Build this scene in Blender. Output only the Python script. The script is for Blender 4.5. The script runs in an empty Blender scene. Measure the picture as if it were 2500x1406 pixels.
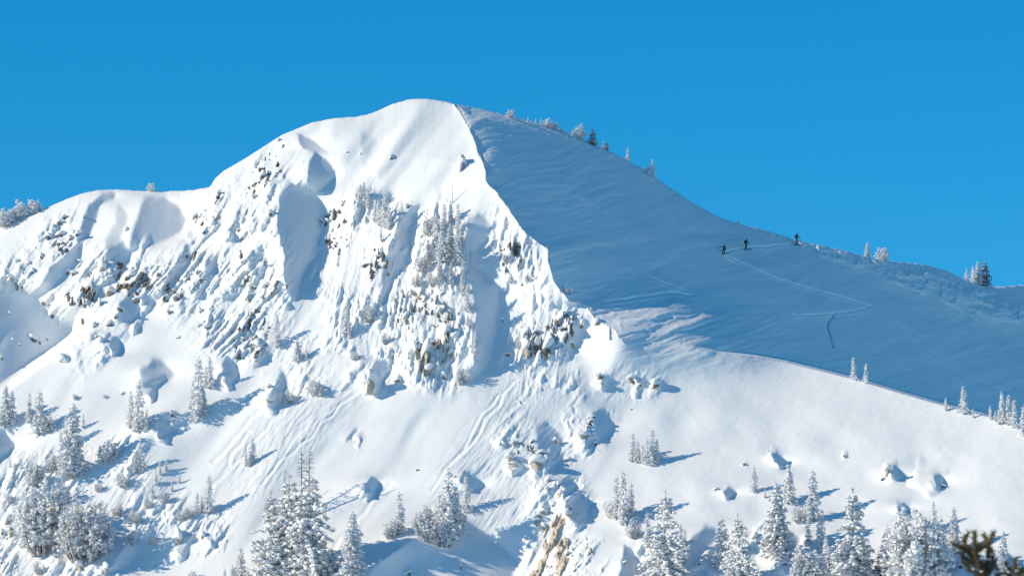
import bpy, bmesh, math, random, time
import numpy as np
from mathutils import Vector, Matrix
R = math.radians
T0 = time.time()
scene = bpy.context.scene
col = scene.collection

# ------------------------------------------------------------------ camera, sky, sun, exposure
FPX = 12000.0            # focal length in photo pixels (2500 wide)
PITCH = R(9.0)
CP, SP = math.cos(PITCH), math.sin(PITCH)
D0 = 750.0
M = 16.0                 # photo pixels per metre at D0

cam_d = bpy.data.cameras.new('camera')
cam = bpy.data.objects.new('camera', cam_d)
col.objects.link(cam)
cam.location = (0, 0, 0)
cam.rotation_euler = (R(90) + PITCH, 0, 0)
cam_d.sensor_width = 36.0
cam_d.lens = 36.0 * FPX / 2500.0
cam_d.clip_start = 0.5
cam_d.clip_end = 12000
cam_d.dof.use_dof = True
cam_d.dof.focus_distance = 750
cam_d.dof.aperture_fstop = 15
scene.camera = cam

SUN_EL, SUN_AZ = 23.5, 0.0
to_sun = Vector((-0.93, -0.20, 0.0)).normalized() * math.cos(R(SUN_EL)) + Vector((0, 0, math.sin(R(SUN_EL))))
sun_d = bpy.data.lights.new('sun', 'SUN')
sun_d.energy = 5.0
sun_d.angle = R(0.5)
sun_d.color = (1.0, 0.845, 0.615)
sun = bpy.data.objects.new('sun', sun_d)
sun.rotation_euler = to_sun.to_track_quat('Z', 'Y').to_euler()
sun.location = to_sun * 500
col.objects.link(sun)

world = bpy.data.worlds.new('World')
scene.world = world
world.use_nodes = True
nt = world.node_tree
bg = nt.nodes['Background']
sky = nt.nodes.new('ShaderNodeTexSky')
sky.sky_type = 'NISHITA'
sky.sun_disc = False
sky.sun_elevation = R(SUN_EL)
sky.sun_rotation = math.atan2(to_sun.x, to_sun.y)
sky.altitude = 2800
sky.air_density = 1.0
sky.dust_density = 0.0
sky.ozone_density = 3.0
hs = nt.nodes.new('ShaderNodeHueSaturation')
hs.inputs['Hue'].default_value = 0.478
hs.inputs['Saturation'].default_value = 1.40
hs.inputs['Value'].default_value = 1.0
nt.links.new(sky.outputs[0], hs.inputs['Color'])
tint = nt.nodes.new('ShaderNodeMix'); tint.data_type = 'RGBA'; tint.blend_type = 'MULTIPLY'
tint.inputs[0].default_value = 1.0
tint.inputs[7].default_value = (.72, .965, 1.12, 1)
nt.links.new(hs.outputs[0], tint.inputs[6])
nt.links.new(tint.outputs[2], bg.inputs['Color'])
bg.inputs['Strength'].default_value = 0.138

scene.view_settings.view_transform = 'Standard'
scene.view_settings.look = 'None'
scene.view_settings.gamma = 1.0
scene.view_settings.exposure = -0.03
scene.render.engine = 'CYCLES'
cy = scene.cycles
cy.max_bounces = 12
cy.diffuse_bounces = 7
cy.use_denoising = True

# ------------------------------------------------------------------ helpers
def raydir(u, v):
    """photo pixel -> direction with y = 1"""
    X = (u - 1250.0) / FPX
    Yd = (703.0 - v) / FPX
    dy = CP - SP * Yd
    return X / dy, (SP + CP * Yd) / dy

def pt(u, v, Y):
    x, z = raydir(u, v)
    return x * Y, Y, z * Y

class Noise:
    def __init__(self, seed):
        r = np.random.RandomState(seed)
        self.t = r.rand(256, 256).astype(np.float32) * 2 - 1
    def __call__(self, x, y):
        xi = np.floor(x); yi = np.floor(y)
        fx = x - xi; fy = y - yi
        fx = fx * fx * (3 - 2 * fx); fy = fy * fy * (3 - 2 * fy)
        x0 = xi.astype(np.int64) & 255; y0 = yi.astype(np.int64) & 255
        x1 = (x0 + 1) & 255; y1 = (y0 + 1) & 255
        t = self.t
        a = t[x0, y0]; b = t[x1, y0]; c = t[x0, y1]; d = t[x1, y1]
        return (a + (b - a) * fx) * (1 - fy) + (c + (d - c) * fx) * fy

def fbm(x, y, seed, octs=4, gain=0.5):
    s = 0; a = 1.0; tot = 0
    for i in range(octs):
        s = s + a * Noise(seed + i * 17)(x * 2 ** i + 7.3 * i, y * 2 ** i + 3.1 * i)
        tot += a; a *= gain
    return s / tot

def ridged(x, y, seed, octs=4, gain=0.5):
    s = 0; a = 1.0; tot = 0
    for i in range(octs):
        s = s + a * (1 - np.abs(Noise(seed + i * 17)(x * 2 ** i + 7.3 * i, y * 2 ** i + 3.1 * i)) * 2)
        tot += a; a *= gain
    return s / tot

# ------------------------------------------------------------------ depth sheet of the mountain (regular grid over the face)
STEP = 2.0
U0, U1, V0, V1 = -300.0, 2800.0, 140.0, 1560.0
us = np.arange(U0, U1 + .1, STEP); vs = np.arange(V0, V1 + .1, STEP)
NU, NV = len(us), len(vs)
UU, VV = np.meshgrid(us, vs)          # rows = v (down), cols = u

def gauss(a, sig):
    """separable blur, sig in photo px"""
    s = sig / STEP
    if s < .3: return a
    r = int(3 * s) + 1
    k = np.exp(-.5 * (np.arange(-r, r + 1) / s) ** 2); k /= k.sum()
    for ax in (0, 1):
        p = np.pad(a, [(r, r) if i == ax else (0, 0) for i in (0, 1)], mode='edge')
        n = a.shape[ax]; o = np.zeros_like(a)
        for i, w in enumerate(k):
            o += w * (p[i:i + n, :] if ax == 0 else p[:, i:i + n])
        a = o
    return a

def polymask(pts, soft=0.0, wob=0.0, seed=5):
    pts = np.array(pts, float)
    pad = 3 * soft + 20
    i0 = max(0, int((pts[:, 1].min() - pad - V0) / STEP)); i1 = min(NV, int((pts[:, 1].max() + pad - V0) / STEP) + 2)
    j0 = max(0, int((pts[:, 0].min() - pad - U0) / STEP)); j1 = min(NU, int((pts[:, 0].max() + pad - U0) / STEP) + 2)
    x = UU[i0:i1, j0:j1]; y = VV[i0:i1, j0:j1]
    if wob:
        x = x + wob * fbm(x / 18, y / 18, seed, 3); y = y + wob * fbm(x / 18 + 50, y / 18, seed + 3, 3)
    ins = np.zeros(x.shape, bool)
    n = len(pts)
    for k in range(n):
        x1, y1 = pts[k]; x2, y2 = pts[(k + 1) % n]
        if y1 == y2: continue
        c = ((y1 > y) != (y2 > y)) & (x < (x2 - x1) * (y - y1) / (y2 - y1) + x1)
        ins ^= c
    out = np.zeros((NV, NU)); sub = ins.astype(float)
    if soft: sub = gauss(sub, soft)
    out[i0:i1, j0:j1] = sub
    return out

SKY = [(-300,655),(-100,600),(0,553),(50,533),(100,512),(160,487),(200,472),(240,464),(285,462),(335,466),(400,467),(470,464),(515,456),
       (521,440),(545,418),(600,386),(650,354),(690,328),(715,318),(760,300),(810,289),(870,285),(910,276),(960,253),(1000,242),
       (1040,241),(1080,247),(1110,254),(1160,263),(1230,280),(1300,297),(1380,320),(1440,347),(1500,374),(1560,407),(1600,434),
       (1650,467),(1700,500),(1760,532),(1800,545),(1860,559),(1900,571),(1940,584),(1970,592),(2010,600),(2060,611),(2110,625),
       (2150,634),(2200,640),(2260,646),(2310,660),(2350,680),(2390,693),(2430,700),(2500,695),(2600,700),(2800,730)]
sk = np.array(SKY, float)
vsky = np.interp(us, sk[:, 0], sk[:, 1])
def sm1(a, n):
    k = np.ones(n) / n
    return np.convolve(np.pad(a, n // 2, mode='edge'), k, 'valid')[:len(a)]
vsky = sm1(vsky, 5) + 0.7 * fbm(us / 14, us * 0, 3, 3)

# crest between the sunlit face and the shaded flank, then the rolling edge of the bench
CREST = [(1098,200),(1100,246),(1125,275),(1150,320),(1172,375),(1187,418),(1187,440),(1215,470),(1250,520),(1285,570),(1338,608),
         (1340,640),(1355,690),(1392,735),(1430,742),(1452,775),(1490,800),(1535,845),(1640,835),(1750,858),(1850,868),(1920,880),(2000,900),
         (2100,925),(2200,955),(2300,984),(2400,1008),(2500,1040),(2800,1120)]
face = [(-400, 100)] + CREST[:18] + [(1560, 900), (1600, 1000), (1540, 1100), (1450, 1160), (1420, 1250), (1500, 1300), (1560, 1420), (1600, 1700), (-400, 1700)]
flank = [(1098, 100)] + CREST + [(2900, 1120), (2900, 100)]
bench = CREST[16:] + [(2900, 1120), (2900, 1700), (1600, 1700), (1560, 1420), (1500, 1300), (1420, 1250), (1450, 1160), (1540, 1100), (1600, 1000), (1560, 900)]

mflank = polymask(flank, 0, 7, 8)
mface = polymask(face, 0)
mbench = polymask(bench, 0)
mface_s = gauss(mface, 70); mbench_s = gauss(mbench, 70)
mf = mface_s / (mface_s + mbench_s + 1e-6)
Ga = (-.28) * mf + (-.36) * (1 - mf)
Gb = 1.05 * mf + 1.42 * (1 - mf)
# broad undulation
Gaf = 1.32 + 0.1 * np.clip((UU - 1500) / 500, 0, 1)
_e = np.array(CREST[16:], float); _ve = np.interp(us, _e[:, 0], _e[:, 1])[None, :]
JS = 1.9 * np.clip((UU - 1640) / 240, 0, 1)      # slope taken up by the step behind the bench edge
Gaf = Gaf + .15 - JS
Ga = Ga * (1 - mflank) + Gaf * mflank
Gb = Gb * (1 - mflank) + 1.5 * mflank
Ga0, Gb0 = Ga.copy(), Gb.copy()
# (polygon, Ga, Gb, softness, wobble)
G = []
def area(p, ga, gb, soft=2.0, wob=3.0): G.append((p, ga, gb, soft, wob))
# soft, half lit strip on top of the flank and the lit patches at its right end
area([(1110,250),(1250,280),(1420,335),(1500,372),(1430,360),(1300,330),(1180,305),(1130,280)], .75, 1.6, 8)
area([(1860,556),(1990,594),(2060,610),(2130,640),(2090,640),(2010,612),(1930,596)], -.5, 1.6, 3, 6)
area([(2050,612),(2200,640),(2300,660),(2350,690),(2290,700),(2240,690),(2320,730),(2230,715),(2150,675),(2090,645)], -.25, 1.7, 4, 8)
area([(2345,742),(2400,722),(2450,728),(2500,755),(2560,800),(2430,785)], -.35, 1.6, 3, 8)
area([(2400,690),(2520,690),(2560,745),(2480,735)], -.3, 1.5, 4, 4)
area([(1430,742),(1520,730),(1650,740),(1760,775),(1900,838),(1860,870),(1750,860),(1640,838),(1535,848),(1470,790)], .10, 1.6, 26, 10)
area([(1500,800),(1620,800),(1700,830),(1640,850),(1540,850)], .38, 1.7, 16, 8)
# sunlit face: where it turns away from the sun
area([(780,290),(900,262),(1040,225),(1110,225),(1190,420),(1110,480),(960,440),(850,430),(800,360)], -.02, 1.1, 26, 0)
SH = [
 ([(724,327),(765,343),(804,370),(780,371),(745,366),(730,350)], 1.5, 1.0),
 ([(768,372),(800,390),(821,420),(812,440),(795,455),(762,468),(748,440),(752,400)], 1.5, 1.0),
 ([(712,447),(735,466),(766,480),(788,520),(783,585),(765,632),(738,680),(722,735),(700,700),(694,620),(676,545),(684,480)], 1.3, 1.0),
 ([(350,481),(400,482),(440,508),(456,533),(450,562),(418,582),(365,600),(315,618),(322,560),(342,515)], 0.95, 1.2),
 ([(250,470),(284,476),(276,488),(244,496),(236,530),(222,570),(190,592),(202,540),(216,500)], 1.2, 1.1),
 ([(75,722),(105,690),(118,655),(155,628),(200,590),(190,640),(145,690),(105,722)], 1.1, 1.0),
 ([(262,600),(300,590),(322,620),(300,655),(275,640)], 0.9, 1.0),
 ([(285,500),(312,520),(305,560),(290,590),(262,600),(255,585),(282,545)], .55, 1.0),
 ([(1142,645),(1168,652),(1195,690),(1222,700),(1216,760),(1212,820),(1200,880),(1168,915),(1156,860),(1166,760),(1152,700)], 1.0, 1.0),
 ([(905,470),(965,474),(948,500),(922,502)], 1.3, 1.0),
 ([(1042,498),(1012,512),(1004,560),(1008,600),(985,650),(950,720),(930,745),(935,660),(958,590),(985,530),(1015,500)], .9, 1.1),
 ([(1128,540),(1170,525),(1215,560),(1180,600),(1150,620),(1130,590)], .6, 1.2),
 ([(345,902),(375,876),(402,888),(428,915),(408,934),(352,948),(336,925)], 1.0, 1.1),
 ([(540,885),(556,868),(578,893),(582,925),(548,925)], 1.1, 1.1),
 ([(265,812),(290,826),(298,862),(262,858),(250,838)], 1.2, .9),
 ([(290,742),(322,712),(332,740),(352,770),(322,790),(288,782)], 1.3, .9),
 ([(350,718),(372,725),(376,745),(345,742)], 1.2, .9),
 ([(868,1410),(905,1380),(955,1352),(1000,1318),(1040,1302),(1080,1312),(1132,1268),(1182,1302),(1232,1340),(1258,1366),(1250,1420),(1230,1500),(860,1500)], .80, 1.2),
 ([(905,1395),(955,1355),(990,1330),(1000,1370),(970,1420),(900,1440)], 1.6, .8),
 ([(1371,1170),(1386,1167),(1414,1188),(1380,1211)], 1.8, 1.0),
 ([(1392,1218),(1415,1203),(1441,1228),(1436,1256),(1408,1276),(1385,1262)], 1.3, 1.0),
 ([(1448,1004),(1475,1002),(1504,1035),(1482,1082),(1458,1066)], .8, 1.0),
 ([(912,884),(940,880),(954,902),(926,948),(908,920)], 1.2, .9),
 ([(1308,1044),(1328,1024),(1366,1060),(1376,1110),(1345,1150),(1312,1100)], .62, 1.0),
 ([(880,1192),(908,1165),(925,1180),(914,1206),(893,1208)], 1.5, 1.0),
 ([(1136,1150),(1190,1190),(1142,1196),(1120,1172)], 1.6, 1.0),
 ([(1524,1330),(1545,1340),(1572,1410),(1570,1500),(1500,1500),(1512,1400)], 1.1, 1.1),
 ([(1405,780),(1440,765),(1470,790),(1440,800),(1420,835),(1392,868),(1372,845)], .9, 1.0),
 ([(1884,1104),(1905,1113),(1926,1136),(1904,1142)], 2.0, 1.4),
 ([(1765,1200),(1782,1192),(1800,1205),(1782,1214)], 2.0, 1.3),
 ([(2185,1136),(2224,1165),(2180,1172)], 2.0, 1.2),
 ([(2278,1160),(2300,1162),(2312,1187),(2290,1190)], 2.0, 1.2),
 ([(2188,1226),(2232,1243),(2190,1254)], 2.0, 1.2),
 ([(-40,1052),(5,1046),(36,1086),(14,1112),(-40,1130)], 1.4, 1.0),
 ([(386,1018),(420,1034),(416,1060),(385,1072),(374,1045)], 1.3, .9),
 ([(850,1062),(872,1044),(876,1060),(845,1082)], .9, 1.0),
 ([(452,600),(468,590),(466,610),(450,640),(440,635)], 1.2, .9),
 ([(655,975),(672,930),(690,900),(700,930),(690,975),(668,995)], 1.0, 1.0),
 ([(1900,1345),(1930,1300),(1950,1310),(1940,1370),(1915,1400)], .8, 1.2),
 ([(1690,1310),(1722,1280),(1750,1290),(1735,1380),(1690,1420),(1670,1380)], .9, 1.2),
 ([(1985,1500),(1990,1420),(2010,1380),(2040,1380),(2040,1500)], .9, 1.2),
 ([(270,1390),(300,1345),(330,1300),(345,1330),(310,1390)], 1.0, 1.1),
 ([(560,560),(585,545),(590,575),(570,600)], .9, 1.0),
 ([(500,640),(520,610),(535,640),(515,670)], .9, 1.0),
 ([(610,640),(640,600),(660,640),(640,690)], .8, 1.0),
 ([(880,320),(920,340),(900,380),(882,375)], .35, 1.3),
 ([(960,330),(1010,320),(985,380),(930,440),(920,420)], .1, 1.2),
]
def parea(p):
    q = np.array(p, float); x, y = q[:, 0], q[:, 1]
    return abs(np.dot(x, np.roll(y, -1)) - np.dot(y, np.roll(x, -1))) / 2
for p, ga, gb in SH:
    k_ = 1.2 if parea(p) > 7000 else 1.0
    area(p, -.36 + k_ * (ga + .36) if ga > .4 else ga, gb, 1.5 if ga > 1 else 3.0, 5.0)
for p, ga, gb, soft, wob in G:
    m = polymask(p, soft, wob, len(p) * 7 + int(p[0][0]) % 50)
    Ga = Ga * (1 - m) + ga * m
    Gb = Gb * (1 - m) + gb * m

# the sideways slope decides what the low sun reaches, so it is followed most closely
def poisson(ga, gb, reach=None, WY=.15):
    """least squares height from a gradient field; ga = dD/da (right), gb = dD/db (up); returns metres"""
    h = STEP / M
    gx = ga * h; gy = -gb * h         # per cell, rows run downwards
    dx = np.zeros_like(gx); dy = np.zeros_like(gy)
    mx = .5 * (gx[:, 1:] + gx[:, :-1]); my = .5 * (gy[1:, :] + gy[:-1, :])
    div = np.zeros_like(gx)
    div[:, :-1] += mx; div[:, 1:] -= mx
    div[:-1, :] += WY * my; div[1:, :] -= WY * my
    ny, nx = div.shape
    e = np.concatenate([div, div[::-1]], 0); e = np.concatenate([e, e[:, ::-1]], 1)
    F = np.fft.rfft2(e)
    ky = np.fft.fftfreq(2 * ny)[:, None] * 2 * np.pi; kx = np.fft.rfftfreq(2 * nx)[None, :] * 2 * np.pi
    lam = (2 * np.cos(kx) - 2) + WY * (2 * np.cos(ky) - 2)
    lam[0, 0] = 1
    if reach: lam = lam - (STEP / reach) ** 2
    F = F / lam; F[0, 0] = 0
    return np.fft.irfft2(F, s=e.shape)[:ny, :nx]

D = poisson(Ga0, Gb0, None, .6)
hx = STEP / M
D = D + poisson(Ga - np.gradient(D, axis=1) / hx, (Gb - (-np.gradient(D, axis=0) / hx)) * .5 , 190.0)
D -= D[int((600 - V0) / STEP), int((1800 - U0) / STEP)]
# rounded shoulders below the skyline
below = np.clip((VV - vsky[None, :]) / M, 0.0, None)
round_amp = np.interp(us, [-300, 440, 560, 640, 900, 1000, 1150, 1500, 2800], [2.2, 2.0, 1.1, 1.1, 2.4, 3.0, 2.5, 2.0, 1.5])
D += round_amp[None, :] * (-np.sqrt(np.minimum(below, 9.0)) + 3.0) * .8
# the flank lies behind the bench edge
edge = np.array(CREST[16:], float)
vedge = np.interp(us, edge[:, 0], edge[:, 1])
J = np.cumsum(JS[0]) * STEP / M
D += np.where(UU > 1535, J[None, :], 0) * np.clip((vedge[None, :] - VV) / 7.0 + .5, 0, 1)
# flat shoulders on the skyline catch the sun
_sh = np.array([(1100,244),(1150,285),(1250,305),(1380,338),(1440,352),(1500,374),(1850,556),(1890,570),(1960,593),(2050,616),(2150,662),(2230,698),(2300,722),(2350,728),(2400,728),(2450,760),(2520,795),(2620,800)], float)
_vl = np.interp(us, _sh[:, 0], _sh[:, 1])[None, :]
_k = np.interp(us, [1080, 1120, 1400, 1500, 1840, 1900, 2700], [0, 1.6, 1.6, 0, 0, 0, 0])[None, :]
D += mflank * _k * np.clip((_vl - VV) / M, 0, 5.0)
# the far gully lies behind the spur
spur = polymask([(-320,690),(0,672),(55,705),(120,740),(150,775),(192,775),(200,805),(192,828),(100,903),(25,956),(-100,1020),(-320,1080)], 1.0)

_a = np.array([200., 828.]); _b = np.array([25., 956.]); _n = np.array([-(956. - 828.), -(200. - 25.)]) / np.hypot(128., 175.)
_d = (UU - _a[0]) * _n[0] + (VV - _a[1]) * _n[1]
_sp = np.where(_d < 10, spur, gauss(spur, 13))
_sp = gauss(np.maximum(spur, polymask([(200, 828), (25, 956), (-60, 1016), (-10, 1090), (110, 1000), (280, 880)], 0)), 22) * np.clip((UU + 70) / 60, 0, 1)
_q = np.clip(_d / 34.0, 0, 1)
D += 19.0 * np.clip((UU + 70) / 270, 0, 1.1) ** 1.5 * _sp * _q * _q * (3 - 2 * _q)
# zones
def zone(p, soft=10): return polymask(p, soft, 8)
rocky = np.zeros((NV, NU))
ZL = [
 ([(20,640),(90,560),(150,510),(190,560),(210,600),(140,640),(80,690),(40,720),(0,700),(-60,720),(-60,660)], .9),
 ([(120,690),(180,640),(250,600),(300,640),(260,720),(230,790),(160,790),(100,760)], 1.0),
 ([(190,920),(185,840),(230,760),(300,680),(400,600),(480,520),(520,450),(560,440),(540,540),(450,640),(400,720),(330,790),(260,880),(130,950)], .8),
 ([(330,640),(450,560),(600,490),(700,520),(740,640),(730,760),(690,860),(600,890),(500,860),(420,800),(380,740)], 1.0),
 ([(560,420),(640,350),(720,325),(760,400),(740,450),(660,500),(580,520)], .5),
 ([(780,560),(860,460),(960,500),(1040,540),(1090,480),(1150,560),(1140,680),(1160,780),(1170,900),(1100,960),(1000,940),(900,960),(820,850),(780,760),(730,700)], 1.0),
 ([(640,880),(740,800),(860,780),(900,860),(860,930),(760,960),(660,1010)], .6),
 ([(1190,480),(1260,540),(1330,620),(1350,700),(1400,760),(1460,780),(1400,870),(1290,900),(1220,900),(1230,780),(1300,700),(1240,640),(1200,600)], .8),
 ([(1200,1020),(1300,1000),(1400,1010),(1500,1000),(1480,1090),(1370,1150),(1290,1170),(1200,1140)], .5),
 ([(1290,1160),(1420,1150),(1450,1280),(1440,1500),(1240,1500),(1290,1320)], .8),
 ([(-100,1120),(80,1100),(200,1080),(330,1060),(420,1180),(440,1270),(300,1350),(330,1500),(-100,1500)], .8),
 ([(420,1250),(560,1240),(560,1330),(420,1380)], .8),
 ([(1720,1300),(1960,1290),(2060,1340),(2060,1500),(1700,1500)], .4),
 ([(1250,920),(1420,900),(1440,980),(1300,1010)], .5),
 ([(1440,900),(1620,900),(1620,970),(1440,980)], .3),
 ([(1560,1390),(1500,1280),(1600,1280),(1640,1400)], .4),
]
for p, a in ZL: rocky = np.maximum(rocky, a * zone(p, 14))
lit = 1 - mflank
mSH = np.zeros((NV, NU))
for p, ga, gb in SH:
    if ga > .7: mSH = np.maximum(mSH, polymask(p, 4, 5))
patchy = np.clip((fbm(UU / 75, VV / 75, 301, 3) + .22) * 3.2, 0.08, 1)
rocky = rocky * (.25 + .75 * patchy) * (1 - .75 * mSH)

# drape: spurs and flutes running down the fall line
def along(ang, su, st):
    c, s = math.cos(R(ang)), math.sin(R(ang))
    a = UU * s + VV * c          # across the fall line
    t = -UU * c + VV * s         # along it
    return a / su, t / st
aA = along(52, 1, 1); aB = along(78, 1, 1)
wB = gauss(polymask([(820,380),(1180,380),(1480,700),(1480,960),(1000,980),(780,760)], 0) * 1.0, 50)
def flow(su, st, seed, kind, octs=3):
    f = ridged if kind == 'r' else fbm
    A_ = f(aA[0] / su + 18 / su * Noise(seed + 90)(UU / 130, VV / 130), aA[1] / st, seed, octs)
    B_ = f(aB[0] / su + 18 / su * Noise(seed + 91)(UU / 130, VV / 130), aB[1] / st, seed + 5, octs)
    return A_ * (1 - wB) + B_ * wB
big = flow(70, 230, 11, 'r', 3)
mid = flow(21, 150, 31, 'r', 3)
fine = flow(9, 24, 51, 'r', 3)
_ll = gauss(polymask([(-300,1020),(200,980),(420,1120),(560,1240),(560,1500),(-300,1500)], 0) + polymask([(1180,1000),(1500,980),(1480,1150),(1300,1180)], 0), 30)
rocky *= 1 - .8 * gauss(polymask([(1300,1262),(1345,1225),(1395,1262),(1400,1330),(1385,1500),(1270,1500),(1290,1400),(1312,1320)], 0), 8)
D -= rocky * lit * (1.5 * (1 - .65 * _ll) * big + .80 * mid + .34 * fine + .20 * flow(4.5, 10, 61, 'r', 2))
D -= lit * mf * (.55 * flow(120, 420, 71, 'f', 3) * 2)
D -= gauss(polymask([(780,300),(1000,245),(1100,260),(1180,400),(1100,480),(900,470),(800,420)], 0), 30) * 1.5 * fbm(aA[0] / 60, aA[1] / 500, 333, 2)
D += .010 * lit * flow(3, 60, 88, 'f', 3) * 1.5
# teardrop pillows: flush upslope, dropping off steeply at the lower end
rs = np.random.RandomState(4)
def pillow(u, v, L, Wd, A, ang):
    """L length along fall line (px), Wd half width, A height (m)"""
    rad = max(L, Wd) * 1.4
    i0 = max(0, int((v - rad - V0) / STEP)); i1 = min(NV, int((v + rad - V0) / STEP) + 1)
    j0 = max(0, int((u - rad - U0) / STEP)); j1 = min(NU, int((u + rad - U0) / STEP) + 1)
    if i1 - i0 < 2 or j1 - j0 < 2: return
    x = UU[i0:i1, j0:j1] - u; y = VV[i0:i1, j0:j1] - v
    dx, dy = -math.cos(R(ang)), math.sin(R(ang))      # downhill direction in the picture
    t = (x * dx + y * dy) / L                            # -1 .. 0 up-slope tail, 0..+ drop
    w = (x * -dy + y * dx) / Wd
    wn = Noise(int(u) % 97)
    t = t + .28 * wn(x / L * 2.1 + 9, y / L * 2.1 + 9); w = w + .35 * wn(x / Wd * 1.3 + 40, y / Wd * 1.3 + 40)
    wl = 1.0 + .35 * np.clip(-t, 0, 1)
    A = A * .9
    lat = np.clip(1 - (np.abs(w) * wl) ** 2.2, 0, 1)
    prof = np.where(t < 0, np.clip(1 + t, 0, 1) ** 1.3, np.clip(1 - t * 3.2, 0, 1) ** .7)
    PB[i0:i1, j0:j1] = np.maximum(PB[i0:i1, j0:j1], A * prof * lat)
PB = np.zeros((NV, NU))
prob = rocky * lit
n_p = 0
cand = rs.rand(60000, 6)
for c in cand:
    u = U0 + c[0] * (U1 - U0); v = V0 + c[1] * (V1 - V0)
    i = int((v - V0) / STEP); j = int((u - U0) / STEP)
    if c[2] > prob[i, j] ** 1.5: continue
    if v < vsky[j] + 22: continue
    n_p += 1
    if n_p > 800: break
    s = 4 + 24 * c[3] ** 5
    ang = (52 * (1 - wB[i, j]) + 78 * wB[i, j]) + (c[4] - .5) * 30
    pillow(u, v, s * (1.9 + 2.0 * c[5]), s * .5, s / M * (.5 + .4 * c[4]), ang)
# single boulders under snow on the open slopes: u, v, length, half width, height
for b in [(2166,1160,40,22,2.4,75),(1882,1120,32,14,1.5,75),(2060,1112,22,8,.9,70),(1770,1205,30,16,1.3,60),(2195,1245,24,16,1.9,80),
          (2265,1180,60,42,2.2,70),(1817,1136,14,6,.5,70),(1545,930,26,13,1.5,62),(1600,940,26,14,1.6,62),(1465,935,34,16,2.0,60),
          (1562,943,14,7,.7,60),(905,955,50,15,2.8,60),(345,950,60,34,3.0,60),(655,990,50,22,2.6,60),(545,930,40,24,2.4,62),(392,1070,36,20,2.4,60),
          (420,1040,30,13,1.4,60),(872,1075,34,14,1.3,58),(893,1208,38,18,1.9,58),(1308,1150,44,20,2.2,60),(1425,1080,60,22,2.6,58),
          (2325,1385,50,34,1.8,60),(1912,1395,60,34,2.5,62),(1845,1330,34,22,1.8,60),(1720,1385,70,26,2.4,60),(20,1300,70,32,3.0,66),
          (435,1345,55,22,2.4,70),(500,1320,60,30,2.4,66),(130,1380,60,26,2.2,60),(230,1390,70,34,2.6,70),(60,1230,60,44,2.5,66),
          (1620,1390,50,26,1.8,60),(1400,1280,60,26,2.2,60),(1380,1215,46,18,1.8,60),(1250,1140,40,20,1.8,60),(265,855,40,20,2.0,60)]:
    b = list(b)
    b[4] *= .62
    pillow(*b)
D -= gauss(PB, 1.2)
# flutes on the right shoulder (the curved fin at 1300,760) and the crest lip
cr = np.array(CREST[:17], float)
ucrest = np.interp(VV, cr[:, 1], cr[:, 0])
dist = np.clip((ucrest - UU), 0, None)
lip = np.exp(-dist / 14.0) * (VV > 250) * (VV < 830) * (UU < ucrest)
D -= .5 * lip
D -= 6.5 * gauss(polymask([(1440,760),(1560,740),(1700,765),(1850,830),(1900,880),(1700,900),(1500,900),(1440,840)], 0), 38)
# wind texture: sastrugi streaks
wr = along(-12, 1, 1)
sas = fbm((UU * math.sin(R(14)) + VV * math.cos(R(14))) / 7 + 1.4 * Noise(201)(UU / 60, VV / 60), (UU * math.cos(R(14)) - VV * math.sin(R(14))) / 60, 205, 4)
sas2 = fbm((VV + .25 * UU) / 26 + Noise(207)(UU / 120, VV / 120), UU / 170, 211, 3)
zone_s = gauss(polymask([(1110,250),(1520,380),(1500,560),(1400,640),(1560,720),(1900,780),(1960,860),(1800,860),(1500,850),(1340,640),(1190,430)], 0), 30)
streak = gauss(polymask([(1430,742),(1640,735),(1830,770),(1950,830),(1850,880),(1560,870),(1480,800)], 0), 22)
D += mflank * (.09 + .10 * zone_s) * sas + mflank * .34 * sas2 + streak * (.22 * sas + .62 * sas2)
D += .14 * fbm(UU / 60, VV / 40, 222, 3) * (1 - mf) * lit + .9 * fbm((UU + VV) / 170, (VV - .5 * UU) / 110, 227, 2) * (1 - mf) * lit * gauss(polymask([(1560,920),(2000,960),(2500,1100),(2800,1200),(2800,1500),(1560,1500)], 0), 40)
rip = gauss(polymask([(2040,610),(2360,690),(2520,760),(2520,800),(2340,760),(2120,660)], 0), 8)
rip = np.maximum(rip, gauss(polymask([(1850,550),(1990,588),(2130,628),(2350,680),(2350,700),(2200,680),(2000,625),(1880,575)], 0), 5))
D -= rip * 1.1 * (ridged(UU / 38, (VV - .4 * UU) / 18, 230, 3) + .3 * ridged(UU / 12, VV / 8, 231, 2))
rip2 = gauss(polymask([(1100,255),(1520,385),(1500,430),(1300,380),(1160,330)], 0), 10)
D += rip2 * .12 * fbm((UU * .25 + VV) / 5, UU / 40, 233, 3)

# ski tracks: narrow trenches with a raised lower berm
def seg_dist(pts):
    pts = np.array(pts, float)
    lo = pts.min(0) - 12; hi = pts.max(0) + 12
    i0 = max(0, int((lo[1] - V0) / STEP)); i1 = int((hi[1] - V0) / STEP) + 1
    j0 = max(0, int((lo[0] - U0) / STEP)); j1 = int((hi[0] - U0) / STEP) + 1
    x = UU[i0:i1, j0:j1]; y = VV[i0:i1, j0:j1]
    best = np.full(x.shape, 1e9)
    for k in range(len(pts) - 1):
        a, b = pts[k], pts[k + 1]; d = b - a; L2 = (d ** 2).sum()
        t = np.clip(((x - a[0]) * d[0] + (y - a[1]) * d[1]) / L2, 0, 1)
        px = x - (a[0] + t * d[0]); py = y - (a[1] + t * d[1])
        dd = np.hypot(px, py) * np.sign(py + 1e-9)
        best = np.where(np.abs(dd) < np.abs(best), dd, best)
    return (slice(i0, i1), slice(j0, j1)), best
TRACK = np.zeros((NV, NU))
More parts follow.
